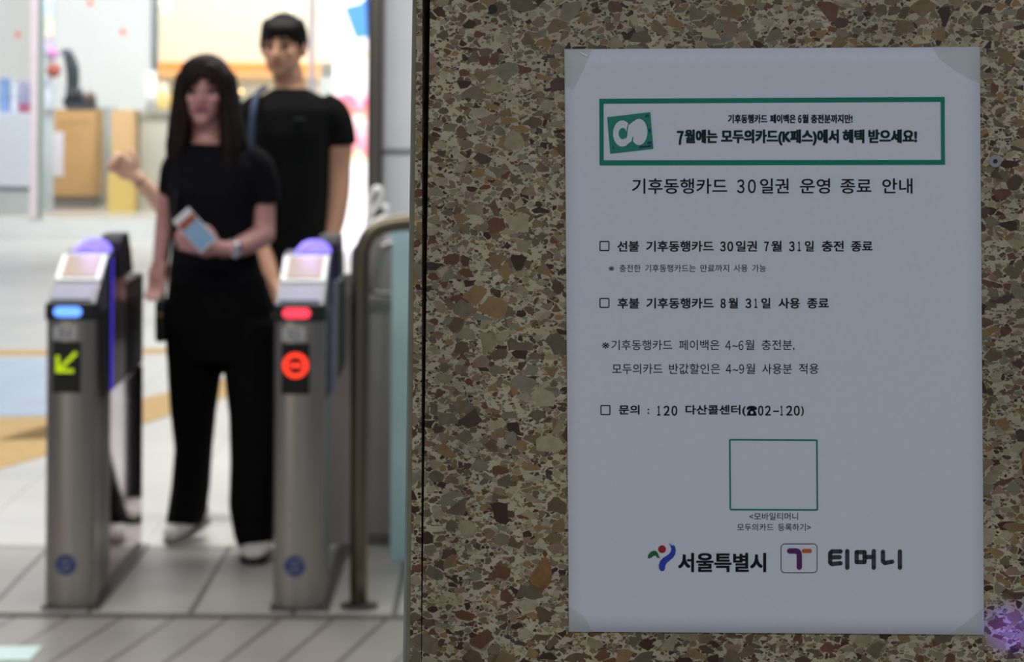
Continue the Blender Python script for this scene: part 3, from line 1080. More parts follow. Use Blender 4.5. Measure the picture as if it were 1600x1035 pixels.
wbuild(MB().box(a.x, b2.x, 25.6, 25.75, 0.0, 2.7), 'lit_poster', ad_mat(), lb)
bp = u(560, 0, 25.59)
pa = [(538, 12), (562, 6), (576, -6), (577, 58), (556, 60), (548, 40)]
wbuild(MB().prism([u(x, y, 25.598) for x, y in pa], (0, -0.004, 0)), 'blue_shape', emis('poster_blue', (110, 190, 255), 1.1), lb)
pa = [(571, -10), (577, -10), (577, 62), (574, 60)]
wbuild(MB().prism([u(x, y, 25.590) for x, y in pa], (0, -0.004, 0)), 'blue_edge', emis('poster_deep_blue', (20, 90, 255), 1.0), lb)
wbuild(MB().box(a.x - 0.02, b2.x + 0.005, 25.57, 25.78, 2.7, 2.74), 'frame', M_STEEL_D, lb)

for i, (pp, lab) in enumerate(((([(574, 352), (578, 336), (590, 318), (597, 300), (588, 294), (579, 306), (576, 326)]), 'left chrome bend of the far stair railing, taller one'),
                               (([(580, 350), (592, 344), (603, 338), (607, 328), (600, 322)]), 'right chrome bend of the far stair railing, lower one'))):
    HY = 17.0 + 0.3 * i
    q = [u(x, y, HY) for x, y in pp]
    base = Vector((q[0].x, HY, 0))
    cr = empty('chrome_handrail', base, label=lab, cat='handrail', group='chrome handrails by the lightbox')
    m_ = MB()
    m_.tube(q, 0.016, 12)
    wbuild(m_, 'rail_bend', mat('satin_chrome', (246, 246, 242), 0.3, 0.5, 0.04, 6), cr, smooth=True)
    m_ = MB()
    m_.cyl((base.x, HY, 0), q[0], 0.018, 14)
    wbuild(m_, 'post', M_POLISH, cr, smooth=True)

# ------------------------------------------------------------------ shop front
SF = 27.0
SZ = 0.19
MB().box(-9, 2, SF, 36.0, -0.1, SZ).build('floor', floor_mat('shop_floor', (196, 190, 176), 0.35, (0.6, 0.6), 0, (160, 156, 146), 0.008), kind='structure', label='raised shop floor behind the glass front')
MB().box(-9, 2, SF - 0.03, SF, 0.0, SZ).build('trim_9', M_WHITE, kind='structure', label='white step along the shop front')
MB().box(-9, 2.5, 35.0, 35.2, 0, 3.4).build('wall_back', mat('cream_wall', (246, 240, 220), 0.6, 0, 0.04, 1.5), kind='structure', label='cream back wall of the shop')
MB().box(-9.2, -9, 9, 36, 0, 3.4).build('wall_left', M_WHITE, kind='structure', label='white wall at the far left of the hall')
MB().box(-9, 2.5, 27.0, 35.2, 3.4, 3.5).build('ceiling', M_WHITE, kind='structure', label='white shop ceiling')
win = MB().box(-8, u(522, 0, SF).x, SF + 0.02, SF + 0.03, SZ, 3.3).build('window_1', glass_mat('shop_glass', (252, 252, 253), 0.96), kind='structure', label='clear glass shop front')


def mullion(xa, xb, m, Y=SF - 0.005, lab='', z0=SZ):
    p, q = u(xa, 200, Y), u(xb, 200, Y)
    o = MB().box(p.x, q.x, Y - 0.05, Y + 0.02, z0, 3.3).bevel(0.006).build('window_mullion', m, None)
    o.parent = win
    return props(o, label=lab)


mullion(48, 60, mat('pink_white_frame', (238, 222, 228), 0.4), lab='pinkish white mullion')
mullion(60.5, 68, mat('grey_green_frame', (150, 164, 158), 0.4), lab='grey green mullion')
mullion(483, 491, mat('lilac_frame', (190, 180, 190), 0.4), lab='lilac grey mullion')
p, q = u(-300, 0, SF), u(522, 0, SF)
# white partition with stickers
PYY = 31.0
a, b2 = u(84, 0, PYY), u(239, 0, PYY)
MB().box(a.x, b2.x, PYY, PYY + 0.06, SZ, 3.3).build('wall_partition', mat('white_partition', (236, 240, 239), 0.5, 0, 0.02, 2), kind='structure', label='white partition inside the shop')
MB().box(b2.x - 0.01, b2.x + 0.05, PYY - 0.03, PYY + 0.09, SZ, 3.3).build('trim_10', mat('partition_edge', (120, 132, 130), 0.4, 0.3), kind='structure', label='grey edge post of the white partition')
a2, b3 = u(-120, 0, 32.0), u(72, 0, 32.0)
MB().box(a2.x, b3.x, 32.0, 32.1, SZ, 3.3).build('wall_shop', mat('pale_blue_white_panel', (232, 236, 238), 0.5, 0, 0.02, 2), kind='structure', label='bluish white panel at the left of the shop')
M_STK = mat('orange_sticker', (236, 110, 78), 0.5)
for (x, y, c) in ((28, 54, 'left orange round sticker on the shop glass beside the pink mullion'), (141, 5, 'topmost orange round sticker on the shop glass'), (192, 50, 'right orange round sticker on the shop glass over the white partition')):
    p = u(x, y, SF + 0.016)
    MB().cyl(p, p + Vector((0, -0.006, 0)), 0.026, 20).build('round_sticker', M_STK, origin=p, label=c, cat='sticker', group='stickers on the shop glass')


def pbox(x0, y0, x1, y1, Y, dep, mb=None, zb=None):
    a, b = u(x0, y0, Y), u(x1, y1, Y)
    mb = mb or MB()
    return mb.box(a.x, b.x, Y, Y + dep, b.z if zb is None else zb, a.z)


# cardboard box with a paper sheet
c0 = u(110, 305, 32.0)
cb = None
CBY = 31.2
cb = empty('cardboard_box', (u(110, 0, 29).x, 29.0, SZ), label='large brown cardboard box with a white sheet stuck on it', cat='box')
wbuild(pbox(72, 172, 148, 305, 29.0, 0.6, zb=SZ + 0.12), 'carton', mat('cardboard', (198, 158, 102), 0.75, 0, 0.12, 2), cb)
wbuild(pbox(75, 300, 146, 316, 29.03, 0.5, zb=SZ), 'pallet', mat('pallet_grey', (128, 122, 110), 0.7), cb)
wbuild(pbox(66, 206, 99, 276, 28.99, 0.008), 'paper_sheet', mat('sheet_white', (226, 220, 228), 0.6), cb)
wbuild(pbox(95, 190, 140, 192.5, 28.995, 0.004), 'packing_tape', mat('packing_tape', (176, 146, 96), 0.3), cb)
MB_ = pbox(149, 168, 176, 320, 30.0, 0.3, zb=SZ)
MB_.build('grey_cabinet', mat('blue_grey_paint', (176, 188, 188), 0.5), label='narrow blue grey cabinet right of the cardboard box', cat='cabinet')
o = empty('parcel_stack_stand', (u(190, 0, 28.2).x, 28.2, SZ), label='tan box on a yellow stand between grey cabinet and counter', cat='stand')
wbuild(pbox(168, 272, 208, 342, 28.2, 0.35, zb=SZ), 'yellow_stand', mat('yellow_paint', (214, 186, 104), 0.6), o)
wbuild(pbox(176, 240, 207, 272, 28.25, 0.25), 'shelf_block', mat('tan_block', (190, 158, 110), 0.6), o)
wbuild(pbox(174, 172, 208, 240, 28.25, 0.3), 'tan_box', mat('tan_box', (216, 178, 126), 0.7), o)
MB_ = pbox(209.2, 172, 216.5, 330, 28.6, 0.08, zb=SZ)
MB_.build('olive_gap_strip', mat('olive_gap', (128, 118, 92), 0.6), label='dark olive strip put in for the gap left of the beige counter', cat='board')  # dark gap beside the counter put in as a coloured strip
ct = empty('service_counter', (u(255, 0, 28.6).x, 28.6, SZ), label='long beige grey service counter under the orange shelf', cat='counter')
wbuild(pbox(218.5, 180, 520, 345, 28.6, 0.7, zb=SZ), 'counter_body', mat('beige_counter', (188, 188, 172), 0.5), ct)
wbuild(pbox(218, 173, 522, 180, 28.55, 0.8), 'counter_top', mat('counter_top', (170, 170, 158), 0.3), ct)
lc = empty('display_counter', (u(22, 0, 27.6).x, 27.6, SZ), label='white display counter behind glass at the left edge', cat='counter')
wbuild(pbox(-120, 176, 52, 292, 27.6, 0.6), 'counter_front', mat('bluish_white_panel', (228, 236, 244), 0.35), lc)
wbuild(pbox(-120, 292, 50, 297, 27.62, 0.5), 'shadow_gap', mat('grey_teal', (120, 140, 140), 0.5), lc)
wbuild(pbox(-120, 297, 50, 345, 27.64, 0.5, zb=SZ), 'counter_base', mat('pale_teal_panel', (206, 214, 214), 0.5), lc)
ztop = u(0, 176, 27.6).z
# goods on the left counter
goods = [(-4, 12, 122, (120, 150, 196), 'blue grey packet at the left end of the goods row'), (13, 27, 130, (196, 204, 214), 'pale grey packet between the blue and the lilac ones'),
         (28, 40, 126, (160, 160, 186), 'lilac grey packet right of the pale one'), (41, 47, 134, (140, 160, 190), 'slim blue packet beside the pink mullion')]
for x0, x1, y0, c, lab in goods:
    a, b2 = u(x0, y0, 27.8), u(x1, 0, 27.8)
    m_ = MB().box(a.x, b2.x, 27.9, 28.0, ztop, a.z).bevel(0.008)
    m_.build('goods_packet', mat('packet' + str(x0), c, 0.4, 0, 0.3, 12), origin=(a.x, 27.9, ztop), label=lab, cat='packet', group='packets on the left counter')
for x0, x1, lab in ((28, 38, 'left crimson tin in front of the lilac packets'), (39, 48, 'right crimson tin in front of the slim blue packet')):
    a, b2 = u(x0, 161, 27.7), u(x1, 0, 27.7)
    cx = (a.x + b2.x) / 2
    MB().cyl((cx, 27.72, ztop), (cx, 27.72, a.z), (b2.x - a.x) / 2 * 0.95).build('crimson_tin', mat('crimson', (170, 50, 90), 0.4), origin=(cx, 27.72, ztop), label=lab, cat='tin', group='crimson tins on the left counter', smooth=False)

# display stand with hanging colourful toys between the mullions and the partition
ds = empty('display_stand', (u(76, 0, 28.4).x, 28.4, SZ), label='slim display stand with colourful goods beside the grey mullion', cat='display stand')
wbuild(pbox(69, -60, 84, 175, 28.45, 0.03, zb=SZ), 'back_board', mat('stand_board', (196, 206, 206), 0.5), ds)
for y0, y1, c, nm in ((0, 22, (170, 196, 232), 'blue_pouch'), (24, 60, (206, 200, 180), 'cream_pouch'), (62, 84, (190, 176, 206), 'lilac_pouch'), (120, 172, (206, 214, 220), 'pale_pouch')):
    wbuild(pbox(70, y0, 83, y1, 28.38, 0.06).bevel(0.006), nm, mat(nm, c, 0.6, 0, 0.3, 14), ds)
p = u(83, 84, 28.3)
wbuild(MB().ell(p, (0.055, 0.05, 0.05)), 'pink_pouch', mat('pink_pouch', (196, 130, 180), 0.6), ds, smooth=True)
p = u(84, 110, 28.3)
wbuild(MB().ell(p, (0.07, 0.05, 0.07)), 'brown_pouch', mat('brown_red', (160, 84, 66), 0.6), ds, smooth=True)
p, q = u(76, 100, 28.4), u(84, 100, 28.3)
wbuild(MB().cyl(p, q, 0.01, 10), 'hook', M_STEEL, ds)

# black table lamp like sculpture and rack of bottles on the carton
zt = u(0, 172, 29.0).z
bs = empty('black_figurine', (u(110, 0, 29.42).x, 29.42, zt), label='tall black figurine standing on the cardboard box', cat='figurine')
f_ = MB()
f_.tube([Vector((u(112, 0, 29.42).x, 29.42, zt + 0.085)), u(113, 150, 29.42), u(114, 120, 29.42), u(112, 102, 29.42), u(107, 86, 29.42)], [0.085, 0.06, 0.065, 0.065, 0.05], 12)
wbuild(f_, 'body', mat('dark_slate', (46, 56, 60), 0.5), bs, smooth=True)
wbuild(MB().ell(u(104, 82, 29.42), (0.06, 0.05, 0.04)), 'head', mat('grey_mauve', (110, 106, 120), 0.5), bs, smooth=True)
tr = empty('bottle_tray', (u(134, 0, 29.15).x, 29.1, zt), label='dark tray that holds small bottles on the cardboard box', cat='tray')
zt += 0.002
wbuild(pbox(104, 160, 148, 168, 29.08, 0.2, zb=zt), 'tray_base', mat('dark_tray', (56, 62, 68), 0.5), tr)
xs = [105.5, 112.5, 119.5, 126.5, 133.5, 140.5, 147]
hts = [134, 139, 133, 137, 145, 141, 146]
for i, (x, y) in enumerate(zip(xs, hts)):
    a = u(x, y, 29.15)
    zb = u(0, 160, 29.08).z
    col = (60, 62, 66) if i < 4 else (116, 96, 80)
    c_ = MB().rings([[Vector((a.x + r_ * math.cos(k * math.pi / 6), 29.16 + r_ * math.sin(k * math.pi / 6), z_)) for k in range(12)] for r_, z_ in ((0.022, zb), (0.022, zb + (a.z - zb) * 0.75), (0.012, zb + (a.z - zb) * 0.85), (0.012, a.z))])
    c_.build('small_bottle', mat('bottle_dark' if i < 4 else 'bottle_brown', col, 0.3), origin=(a.x, 29.16, zb), smooth=True,
             label=('dark' if i < 4 else 'brown') + ' small bottle, ' + ['leftmost', 'second', 'third', 'fourth', 'fifth', 'sixth', 'rightmost'][i] + ' of the row in the tray', cat='bottle', group='small bottles in the tray')
# things on the service counter
zc = u(0, 173, 28.55).z + 0.016


def jar(x0, x1, y0, m, lab, name='jar', Y=28.9):
    a, b = u(x0, y0, Y), u(x1, y0, Y)
    cx, r_ = (a.x + b.x) / 2, (b.x - a.x) / 2
    o = empty(name, (cx, Y, zc), label=lab, cat=name.replace('_', ' '))
    h_ = a.z - zc
    body = MB().rings([[Vector((cx + rr_ * math.cos(k * math.pi / 10), Y + rr_ * math.sin(k * math.pi / 10), zc + z_)) for k in range(20)] for rr_, z_ in ((r_ * 0.9, 0), (r_, h_ * 0.1), (r_, h_ * 0.7), (r_ * 0.8, h_ * 0.8))])
    wbuild(body, 'body', m, o, smooth=True)
    wbuild(MB().cyl((cx, Y, zc + h_ * 0.8), (cx, Y, zc + h_), r_ * 0.82, 20), 'lid', m, o)


jar(225, 247, 110, mat('ivory', (240, 244, 236), 0.4), 'tall white canister on the service counter', 'canister')
jar(250, 263, 128, mat('cream_cup', (238, 232, 206), 0.4), 'cream cup right of the white canister', 'cup')
jar(247, 258, 142, mat('yellow_tin', (232, 204, 110), 0.4), 'small yellow tin before the cream cup', 'tin', 28.75)
jar(262, 276, 146, mat('mustard_tin', (222, 186, 92), 0.4), 'mustard tin on the service counter, nearest to the long haired woman', 'tin', 28.75)
jar(229, 243, 152, mat('grey_tub', (168, 166, 164), 0.4), 'grey tub in front of the white canister', 'tub', 28.7)
# orange lit shelf on the back wall
sh = empty('lit_shelf', (u(380, 112, 34.8).x, 34.8, u(0, 122, 34.8).z), label='long orange lit shelf on the cream back wall', cat='shelf')
wbuild(pbox(246, 97, 520, 110, 34.8, 0.2), 'valance', mat('orange_board', (240, 166, 84), 0.5, 0, 0.15, 2, emit=(255, 150, 60), es=0.25), sh)
wbuild(pbox(246, 110, 520, 120, 34.9, 0.1), 'back_light', mat('warm_light', (250, 214, 160), 0.5, emit=(255, 206, 140), es=0.6), sh)
wbuild(pbox(246, 120, 520, 126, 34.75, 0.25), 'board', mat('tan_shelf', (200, 170, 130), 0.5), sh)
p = u(377, 143, 29.0)
lo_ = empty('candle_lamp', (p.x, 29.0, zc), label='tiny warm glowing lamp between the two walkers', cat='lamp')
wbuild(MB().ell(p, (0.016, 0.016, 0.016)), 'bulb', emis('warm_bulb', (255, 200, 130), 6), lo_, smooth=True)
wbuild(MB().cyl((p.x, 29.0, p.z - 0.012), (p.x, 29.0, zc), 0.008, 10), 'stem', M_STEEL_D, lo_)
mc = empty('coffee_machine', (u(508, 0, 29.0).x, 29.0, zc), label='dark coffee machine at the right end of the counter', cat='coffee machine')
wbuild(pbox(501, 98, 522, 118, 29.0, 0.3, zb=None), 'top_unit', mat('machine_dark', (104, 104, 96), 0.4), mc)
wbuild(pbox(501, 118, 522, 173, 29.02, 0.28, zb=zc), 'lower_unit', mat('machine_grey', (176, 184, 180), 0.4), mc)
# pendant lamps
for x, y, lab in ((343, 8, 'left white pendant lamp above the woman'), (456, 14, 'right white pendant lamp above the man'), (258, 16, 'warm pendant lamp left of the bright cream wall')):
    p = u(x, y, 33.0)
    pl = empty('pendant_lamp', p, label=lab, cat='lamp', group='pendant lamps in the shop')
    c_ = MB().rings([[p + Vector((r_ * math.cos(k * math.pi / 10), r_ * math.sin(k * math.pi / 10), z_)) for k in range(20)] for r_, z_ in ((0.12, 0), (0.07, 0.08), (0.02, 0.14))])
    wbuild(c_, 'shade', mat('lamp_shade', (250, 246, 236), 0.4, emit=(255, 246, 226), es=0.3), pl, smooth=True)
    wbuild(MB().ell(p + Vector((0, 0, 0.01)), (0.04, 0.04, 0.03)), 'bulb', emis('white_bulb', (255, 246, 230), 4), pl, smooth=True)
    wbuild(MB().cyl(p + Vector((0, 0, 0.13)), (p.x, 33.0, 3.4), 0.004, 8), 'cord', M_WHITE, pl)


# ------------------------------------------------------------------ people
def hand(mb, wrist, tip_dir, side, palm_n, L_=0.17, curl=0.5, thumb_up=1.0):
    """palm with five separate bent fingers; tip_dir along the fingers, side = across towards the thumb"""
    t = Vector(tip_dir).normalized()
    s = Vector(side)
    s = (s - t * s.dot(t)).normalized()
    n = t.cross(s) * palm_n
    wv = Vector(wrist)
    pl = L_ * 0.50
    rot = Matrix((s, t, n)).transposed()
    mb.ell(wv + t * pl * 0.52, (0.040, pl * 0.62, 0.016), rot)
    for i, (o_, ln) in enumerate(((0.029, 0.90), (0.010, 1.0), (-0.010, 0.94), (-0.028, 0.74))):
        b0 = wv + t * pl * 0.92 + s * o_
        l_ = L_ * 0.47 * ln
        c1 = curl * 0.9
        d1 = (t * math.cos(c1) + n * math.sin(c1)).normalized()
        c2 = curl * 2.0
        d2 = (t * math.cos(c2) + n * math.sin(c2)).normalized()
        c3 = curl * 2.8
        d3 = (t * math.cos(c3) + n * math.sin(c3)).normalized()
        p1 = b0 + d1 * l_ * 0.45
        p2 = p1 + d2 * l_ * 0.32
        p3 = p2 + d3 * l_ * 0.23
        mb.tube([b0 - t * 0.015, b0, p1, p2, p3], [0.009, 0.0095, 0.0085, 0.008, 0.0065], 10)
    th0 = wv + t * pl * 0.25 + s * 0.030
    d = (s * 0.75 + t * 0.8 + n * 0.25 * thumb_up).normalized()
    d2 = (s * 0.2 + t * 1.0 + n * 0.4 * thumb_up).normalized()
    mb.tube([th0 - s * 0.015, th0, th0 + d * 0.035, th0 + d * 0.035 + d2 * 0.03], [0.012, 0.0125, 0.011, 0.008], 10)


def head(mb, c, rx, rz, face, sc=1.0):
    """skull, jaw, nose, lips, ears; face = horizontal direction the face looks at"""
    f = Vector(face).normalized()
    s = Vector((0, 0, 1)).cross(f).normalized()
    rot = Matrix((s, f, Vector((0, 0, 1)))).transposed()
    c = Vector(c)
    mb.ell(c + Vector((0, 0, 0.022)) - f * 0.012, (rx, rx * 1.22, rz * 0.80), rot)
    mb.ell(c - Vector((0, 0, 0.030)) + f * 0.022, (rx * 0.80, rx * 0.86, rz * 0.66), rot)
    mb.ell(c - Vector((0, 0, 0.078)) + f * 0.050, (rx * 0.40, 0.026, 0.024), rot)       # chin
    fy = rx * 1.06
    mb.tube([c + Vector((0, 0, 0.022)) + f * fy, c - Vector((0, 0, 0.002)) + f * (fy + 0.010), c - Vector((0, 0, 0.020)) + f * (fy + 0.016)], [0.007, 0.009, 0.012], 10)
    for k in (-1, 1):
        mb.ell(c - Vector((0, 0, 0.022)) + f * (fy + 0.006) + s * k * 0.011, (0.008, 0.009, 0.007), rot)
        mb.ell(c + Vector((0, 0, 0.028)) + f * (fy - 0.010) + s * k * 0.032, (0.024, 0.012, 0.007), rot)   # brow ridge
        mb.ell(c - Vector((0, 0, 0.012)) + f * (fy - 0.022) + s * k * 0.040, (0.020, 0.020, 0.020), rot)   # cheek
        mb.ell(c - Vector((0, 0, 0.000)) - f * 0.010 + s * k * (rx + 0.002), (0.008, 0.018, 0.030), rot)    # ear
    return f, s, rot, fy


def face_parts(root, c, f, s, rot, fy, skin_name, lip, brow):
    c = Vector(c)
    for k in (-1, 1):
        e = wbuild(MB().ell(c + Vector((0, 0, 0.006)) + f * (fy - 0.012) + s * k * 0.031, (0.013, 0.008, 0.0050), rot, 16), 'eye', mat('eye_white', (225, 220, 215), 0.2), root, smooth=True)
        i_ = MB().ell(c + Vector((0, 0, 0.006)) + f * (fy - 0.0055) + s * k * 0.031, (0.0070, 0.003, 0.0052), rot, 16)
        o = wbuild(i_, 'iris', mat('iris_brown', (34, 22, 18), 0.15), root, smooth=True)
        o.parent = e
        wbuild(MB().ell(c + Vector((0, 0, 0.034)) + f * (fy + 0.001) + s * k * 0.032, (0.021, 0.007, 0.0045), rot, 16), 'eyebrow', brow, root, smooth=True)
        wbuild(MB().ell(c + Vector((0, 0, 0.012)) + f * (fy - 0.005) + s * k * 0.031, (0.017, 0.007, 0.0038), rot, 16), 'eyelashes', brow, root, smooth=True)
    wbuild(MB().ell(c - Vector((0, 0, 0.047)) + f * (fy + 0.002), (0.023, 0.011, 0.0085), rot, 16), 'lips', lip, root, smooth=True)


# ---- woman in black with the phone
WY = 9.55
KW = WY / F
wr = empty('person', fl(345, 868), label='woman with long dark hair in black t-shirt holding a phone, walking between the gates', cat='person')
hc = u(319, 148, WY)
hc = Vector((hc.x, WY, hc.z))
body = MB()
faceW = Vector((-0.04, -1, 0))
f, s, rot, fy = head(body, hc, 0.069, 0.105, faceW)
body.tube([u(321, 178, WY + 0.01), u(323, 205, WY + 0.02), u(325, 236, WY + 0.02)], [0.050, 0.047, 0.062], 18)


def ringpx(xa, xb, y, Y, ry):
    a, b = u(xa, y, Y), u(xb, y, Y)
    c_ = (a + b) / 2
    return (Vector((c_.x, Y, c_.z)), (b.x - a.x) / 2, ry)


body.loft([ringpx(300, 350, 222, WY, 0.055), ringpx(284, 384, 242, WY, 0.070), ringpx(274, 394, 270, WY, 0.090), ringpx(274, 394, 320, WY, 0.100), ringpx(282, 388, 370, WY, 0.090), ringpx(272, 404, 430, WY, 0.105), ringpx(268, 418, 470, WY, 0.115), ringpx(275, 412, 500, WY, 0.10)])
# her left arm (right in the picture), bent, phone in hand
body.tube([u(398, 250, WY), u(408, 300, WY + 0.01), u(410, 345, WY + 0.01), u(412, 366, WY - 0.0)], [0.036, 0.045, 0.042, 0.038], 16)
body.tube([u(412, 366, WY), u(385, 382, WY - 0.10), u(358, 390, WY - 0.18), u(340, 388, WY - 0.21)], [0.039, 0.036, 0.027, 0.026], 16)
hw_ = u(341, 388, WY - 0.21)
hand(body, hw_, u(300, 378, WY - 0.24) - hw_, Vector((0.2, 0.1, 1)), 1, 0.165, 0.42)
# her right arm hanging
body.tube([u(278, 250, WY), u(267, 300, WY + 0.03), u(259, 345, WY + 0.05), u(254, 380, WY + 0.04), u(249, 412, WY + 0.02)], [0.034, 0.040, 0.034, 0.029, 0.023], 16)
hand(body, u(249, 408, WY + 0.02), u(246, 445, WY) - u(249, 408, WY + 0.02), Vector((0.9, -0.5, 0)), 1, 0.16, 0.30)
# legs
LB = 9.86
body.tube([u(305, 480, WY), u(302, 560, WY + 0.01), u(300, 650, WY + 0.05), u(298, 740, WY + 0.17), u(296, 800, LB - 0.03)], [0.078, 0.070, 0.050, 0.045, 0.034], 18)
body.tube([u(375, 480, WY), u(388, 560, WY - 0.03), u(392, 650, WY - 0.06), u(396, 750, WY - 0.07), u(398, 845, WY - 0.05)], [0.080, 0.072, 0.052, 0.045, 0.034], 18)
wbuild(body, 'body', M_SKIN_W, wr, remesh=0.0055)
face_parts(wr, hc, f, s, rot, fy, 'skin_light', mat('rose_lips', (150, 62, 84), 0.4), M_HAIR)
# t-shirt
sh = MB()
sh.loft([ringpx(292, 352, 224, WY + 0.005, 0.066), ringpx(272, 392, 238, WY, 0.088), ringpx(264, 408, 262, WY, 0.108), ringpx(262, 404, 300, WY, 0.122), ringpx(264, 400, 330, WY, 0.118), ringpx(270, 396, 370, WY, 0.108), ringpx(266, 406, 410, WY, 0.118), ringpx(262, 416, 446, WY, 0.126)])
sh.tube([u(382, 250, WY), u(400, 262, WY), u(411, 290, WY + 0.005), u(412, 318, WY + 0.005)], [0.056, 0.058, 0.054, 0.051], 18, round_ends=False)
sh.tube([u(286, 248, WY), u(274, 264, WY), u(270, 284, WY + 0.02), u(267, 303, WY + 0.03)], [0.050, 0.048, 0.046, 0.044], 18, round_ends=False)
wbuild(sh, 't_shirt', M_TEE, wr, remesh=0.007, smooth_it=5)
# wide trousers
tr = MB()
tr.loft([ringpx(264, 414, 428, WY, 0.118), ringpx(260, 424, 470, WY, 0.130), ringpx(258, 430, 520, WY, 0.130), ringpx(260, 430, 562, WY, 0.118)])
tr.loft([ringpx(260, 349, 500, WY + 0.01, 0.115), ringpx(262, 347, 580, WY + 0.02, 0.105), ringpx(266, 338, 640, WY + 0.05, 0.095), ringpx(273, 332, 700, WY + 0.11, 0.090), ringpx(268, 328, 760, WY + 0.20, 0.090), ringpx(262, 323, 800, LB - 0.05, 0.092), ringpx(259, 316, 817, LB - 0.03, 0.09)])
tr.loft([ringpx(345, 430, 500, WY, 0.115), ringpx(350, 430, 580, WY - 0.02, 0.108), ringpx(358, 430, 650, WY - 0.05, 0.10), ringpx(360, 431, 720, WY - 0.06, 0.10), ringpx(358, 430, 790, WY - 0.06, 0.105), ringpx(366, 428, 835, WY - 0.05, 0.11), ringpx(372, 426, 852, WY - 0.05, 0.11)])
wbuild(tr, 'trousers', M_TROU, wr, remesh=0.008, smooth_it=4)


# shoes
def shoe(root, heel, toe, m_up, m_sole, wd=0.045, lift=0.0, nm='shoe'):
    h_, t_ = Vector(heel), Vector(toe)
    d = (t_ - h_)
    L_ = d.length
    d.normalize()
    sdir = d.cross(Vector((0, 0, 1))).normalized()
    up = sdir.cross(d).normalized()
    if up.z < 0:
        up = -up
    rg, sg = [], []
    for t, wf, hh in ((0.0, 0.55, 0.055), (0.08, 0.80, 0.075), (0.3, 0.85, 0.075), (0.5, 0.92, 0.062), (0.75, 1.0, 0.045), (0.93, 0.8, 0.034), (1.0, 0.45, 0.022)):
        p = h_ + d * L_ * t
        r_ = []
        q_ = []
        for k in range(16):
            a = 2 * math.pi * k / 16
            r_.append(p + sdir * math.cos(a) * wd * wf + up * (0.02 + hh / 2 + math.sin(a) * hh / 2))
            q_.append(p + sdir * math.cos(a) * wd * (wf + 0.05) + up * (0.012 + math.sin(a) * 0.012))
        rg.append(r_)
        sg.append(q_)
    o = wbuild(MB().rings(rg), nm, m_up, root, smooth=True)
    o2 = wbuild(MB().rings(sg), 'sole', m_sole, root)
    o2.parent = o
    return o


M_SHOE = mat('white_leather', (226, 224, 218), 0.5, 0, 0.05, 20)
M_SOLE = mat('dark_sole', (40, 38, 38), 0.6)
M_SOLE_W = mat('grey_sole', (150, 146, 140), 0.6)
ft = fl(262, 852)
shoe(wr, Vector(u(308, 812, LB)) + Vector((0.02, 0.05, -0.02)), Vector((ft.x + 0.01, ft.y - 0.02, 0.0)), M_SHOE, M_SOLE_W, 0.044)
p = fl(402, 876)
shoe(wr, Vector((p.x + 0.005, p.y + 0.14, 0.0)), Vector((p.x - 0.008, p.y - 0.10, 0.0)), M_SHOE, M_SOLE, 0.048)

# hair
hr = MB()
hr.ell(hc + Vector((0.002, 0.036, 0.034)), (0.093, 0.096, 0.101))
hr.ell(hc + Vector((0.002, 0.040, 0.000)), (0.091, 0.070, 0.095))
for k in range(-4, 5):      # back curtain
    x = hc.x + k * 0.018
    hr.tube([Vector((x, hc.y + 0.06, hc.z + 0.05)), Vector((x * 1.0 + k * 0.004, hc.y + 0.085, hc.z - 0.10)), Vector((x + k * 0.006, hc.y + 0.11, hc.z - 0.27))], [0.03, 0.032, 0.018], 10)
for yy, sgn in ((0, -1), (0, 1)):
    pass
# locks falling at either side of the face (picture pixels)
locks = [
    ([(303, 104), (286, 122), (280, 150), (277, 190), (270, 225), (266, 262)], [0.014, 0.026, 0.022, 0.024, 0.024, 0.012], -0.030),
    ([(310, 104), (293, 120), (286, 150), (287, 190), (282, 225), (276, 250)], [0.012, 0.018, 0.015, 0.020, 0.022, 0.012], -0.060),
    ([(300, 110), (283, 132), (277, 170), (274, 205), (268, 235)], [0.014, 0.024, 0.024, 0.028, 0.016], 0.010),
    ([(336, 104), (350, 120), (357, 150), (364, 190), (372, 222), (378, 262)], [0.014, 0.026, 0.024, 0.028, 0.028, 0.012], -0.030),
    ([(330, 104), (345, 120), (352, 150), (356, 190), (358, 230), (356, 290), (352, 320)], [0.012, 0.018, 0.016, 0.026, 0.034, 0.026, 0.010], -0.075),
    ([(340, 110), (354, 132), (362, 170), (370, 205), (378, 240), (380, 275)], [0.014, 0.026, 0.028, 0.032, 0.026, 0.010], 0.010),
]
for pts_, rad, dy in locks:
    hr.tube([u(x, y, WY + dy) for x, y in pts_], rad, 12)
# fringe
for k in range(-5, 6):
    x0 = hc.x + k * 0.006
    x1 = hc.x + k * 0.0125
    hr.tube([Vector((x0, hc.y - 0.045, hc.z + 0.112)), Vector((x1, hc.y - 0.072, hc.z + 0.084)), Vector((x1, hc.y - 0.079, hc.z + 0.056 - abs(k) * 0.006))], [0.014, 0.009, 0.004], 8)
for pts_, rad in (([(317, 104), (304, 117), (294, 142)], [0.014, 0.012, 0.006]), ([(321, 104), (336, 117), (347, 142)], [0.014, 0.012, 0.006]),
                  ([(317, 104), (311, 116), (305, 132)], [0.012, 0.009, 0.004]), ([(321, 104), (327, 116), (334, 132)], [0.012, 0.009, 0.004])):
    hr.tube([u(x, y, WY + dy_) for (x, y), dy_ in zip(pts_, (-0.050, -0.078, -0.084))], rad, 8)
wbuild(hr, 'hair', M_HAIR, wr, remesh=0.005, smooth_it=3)

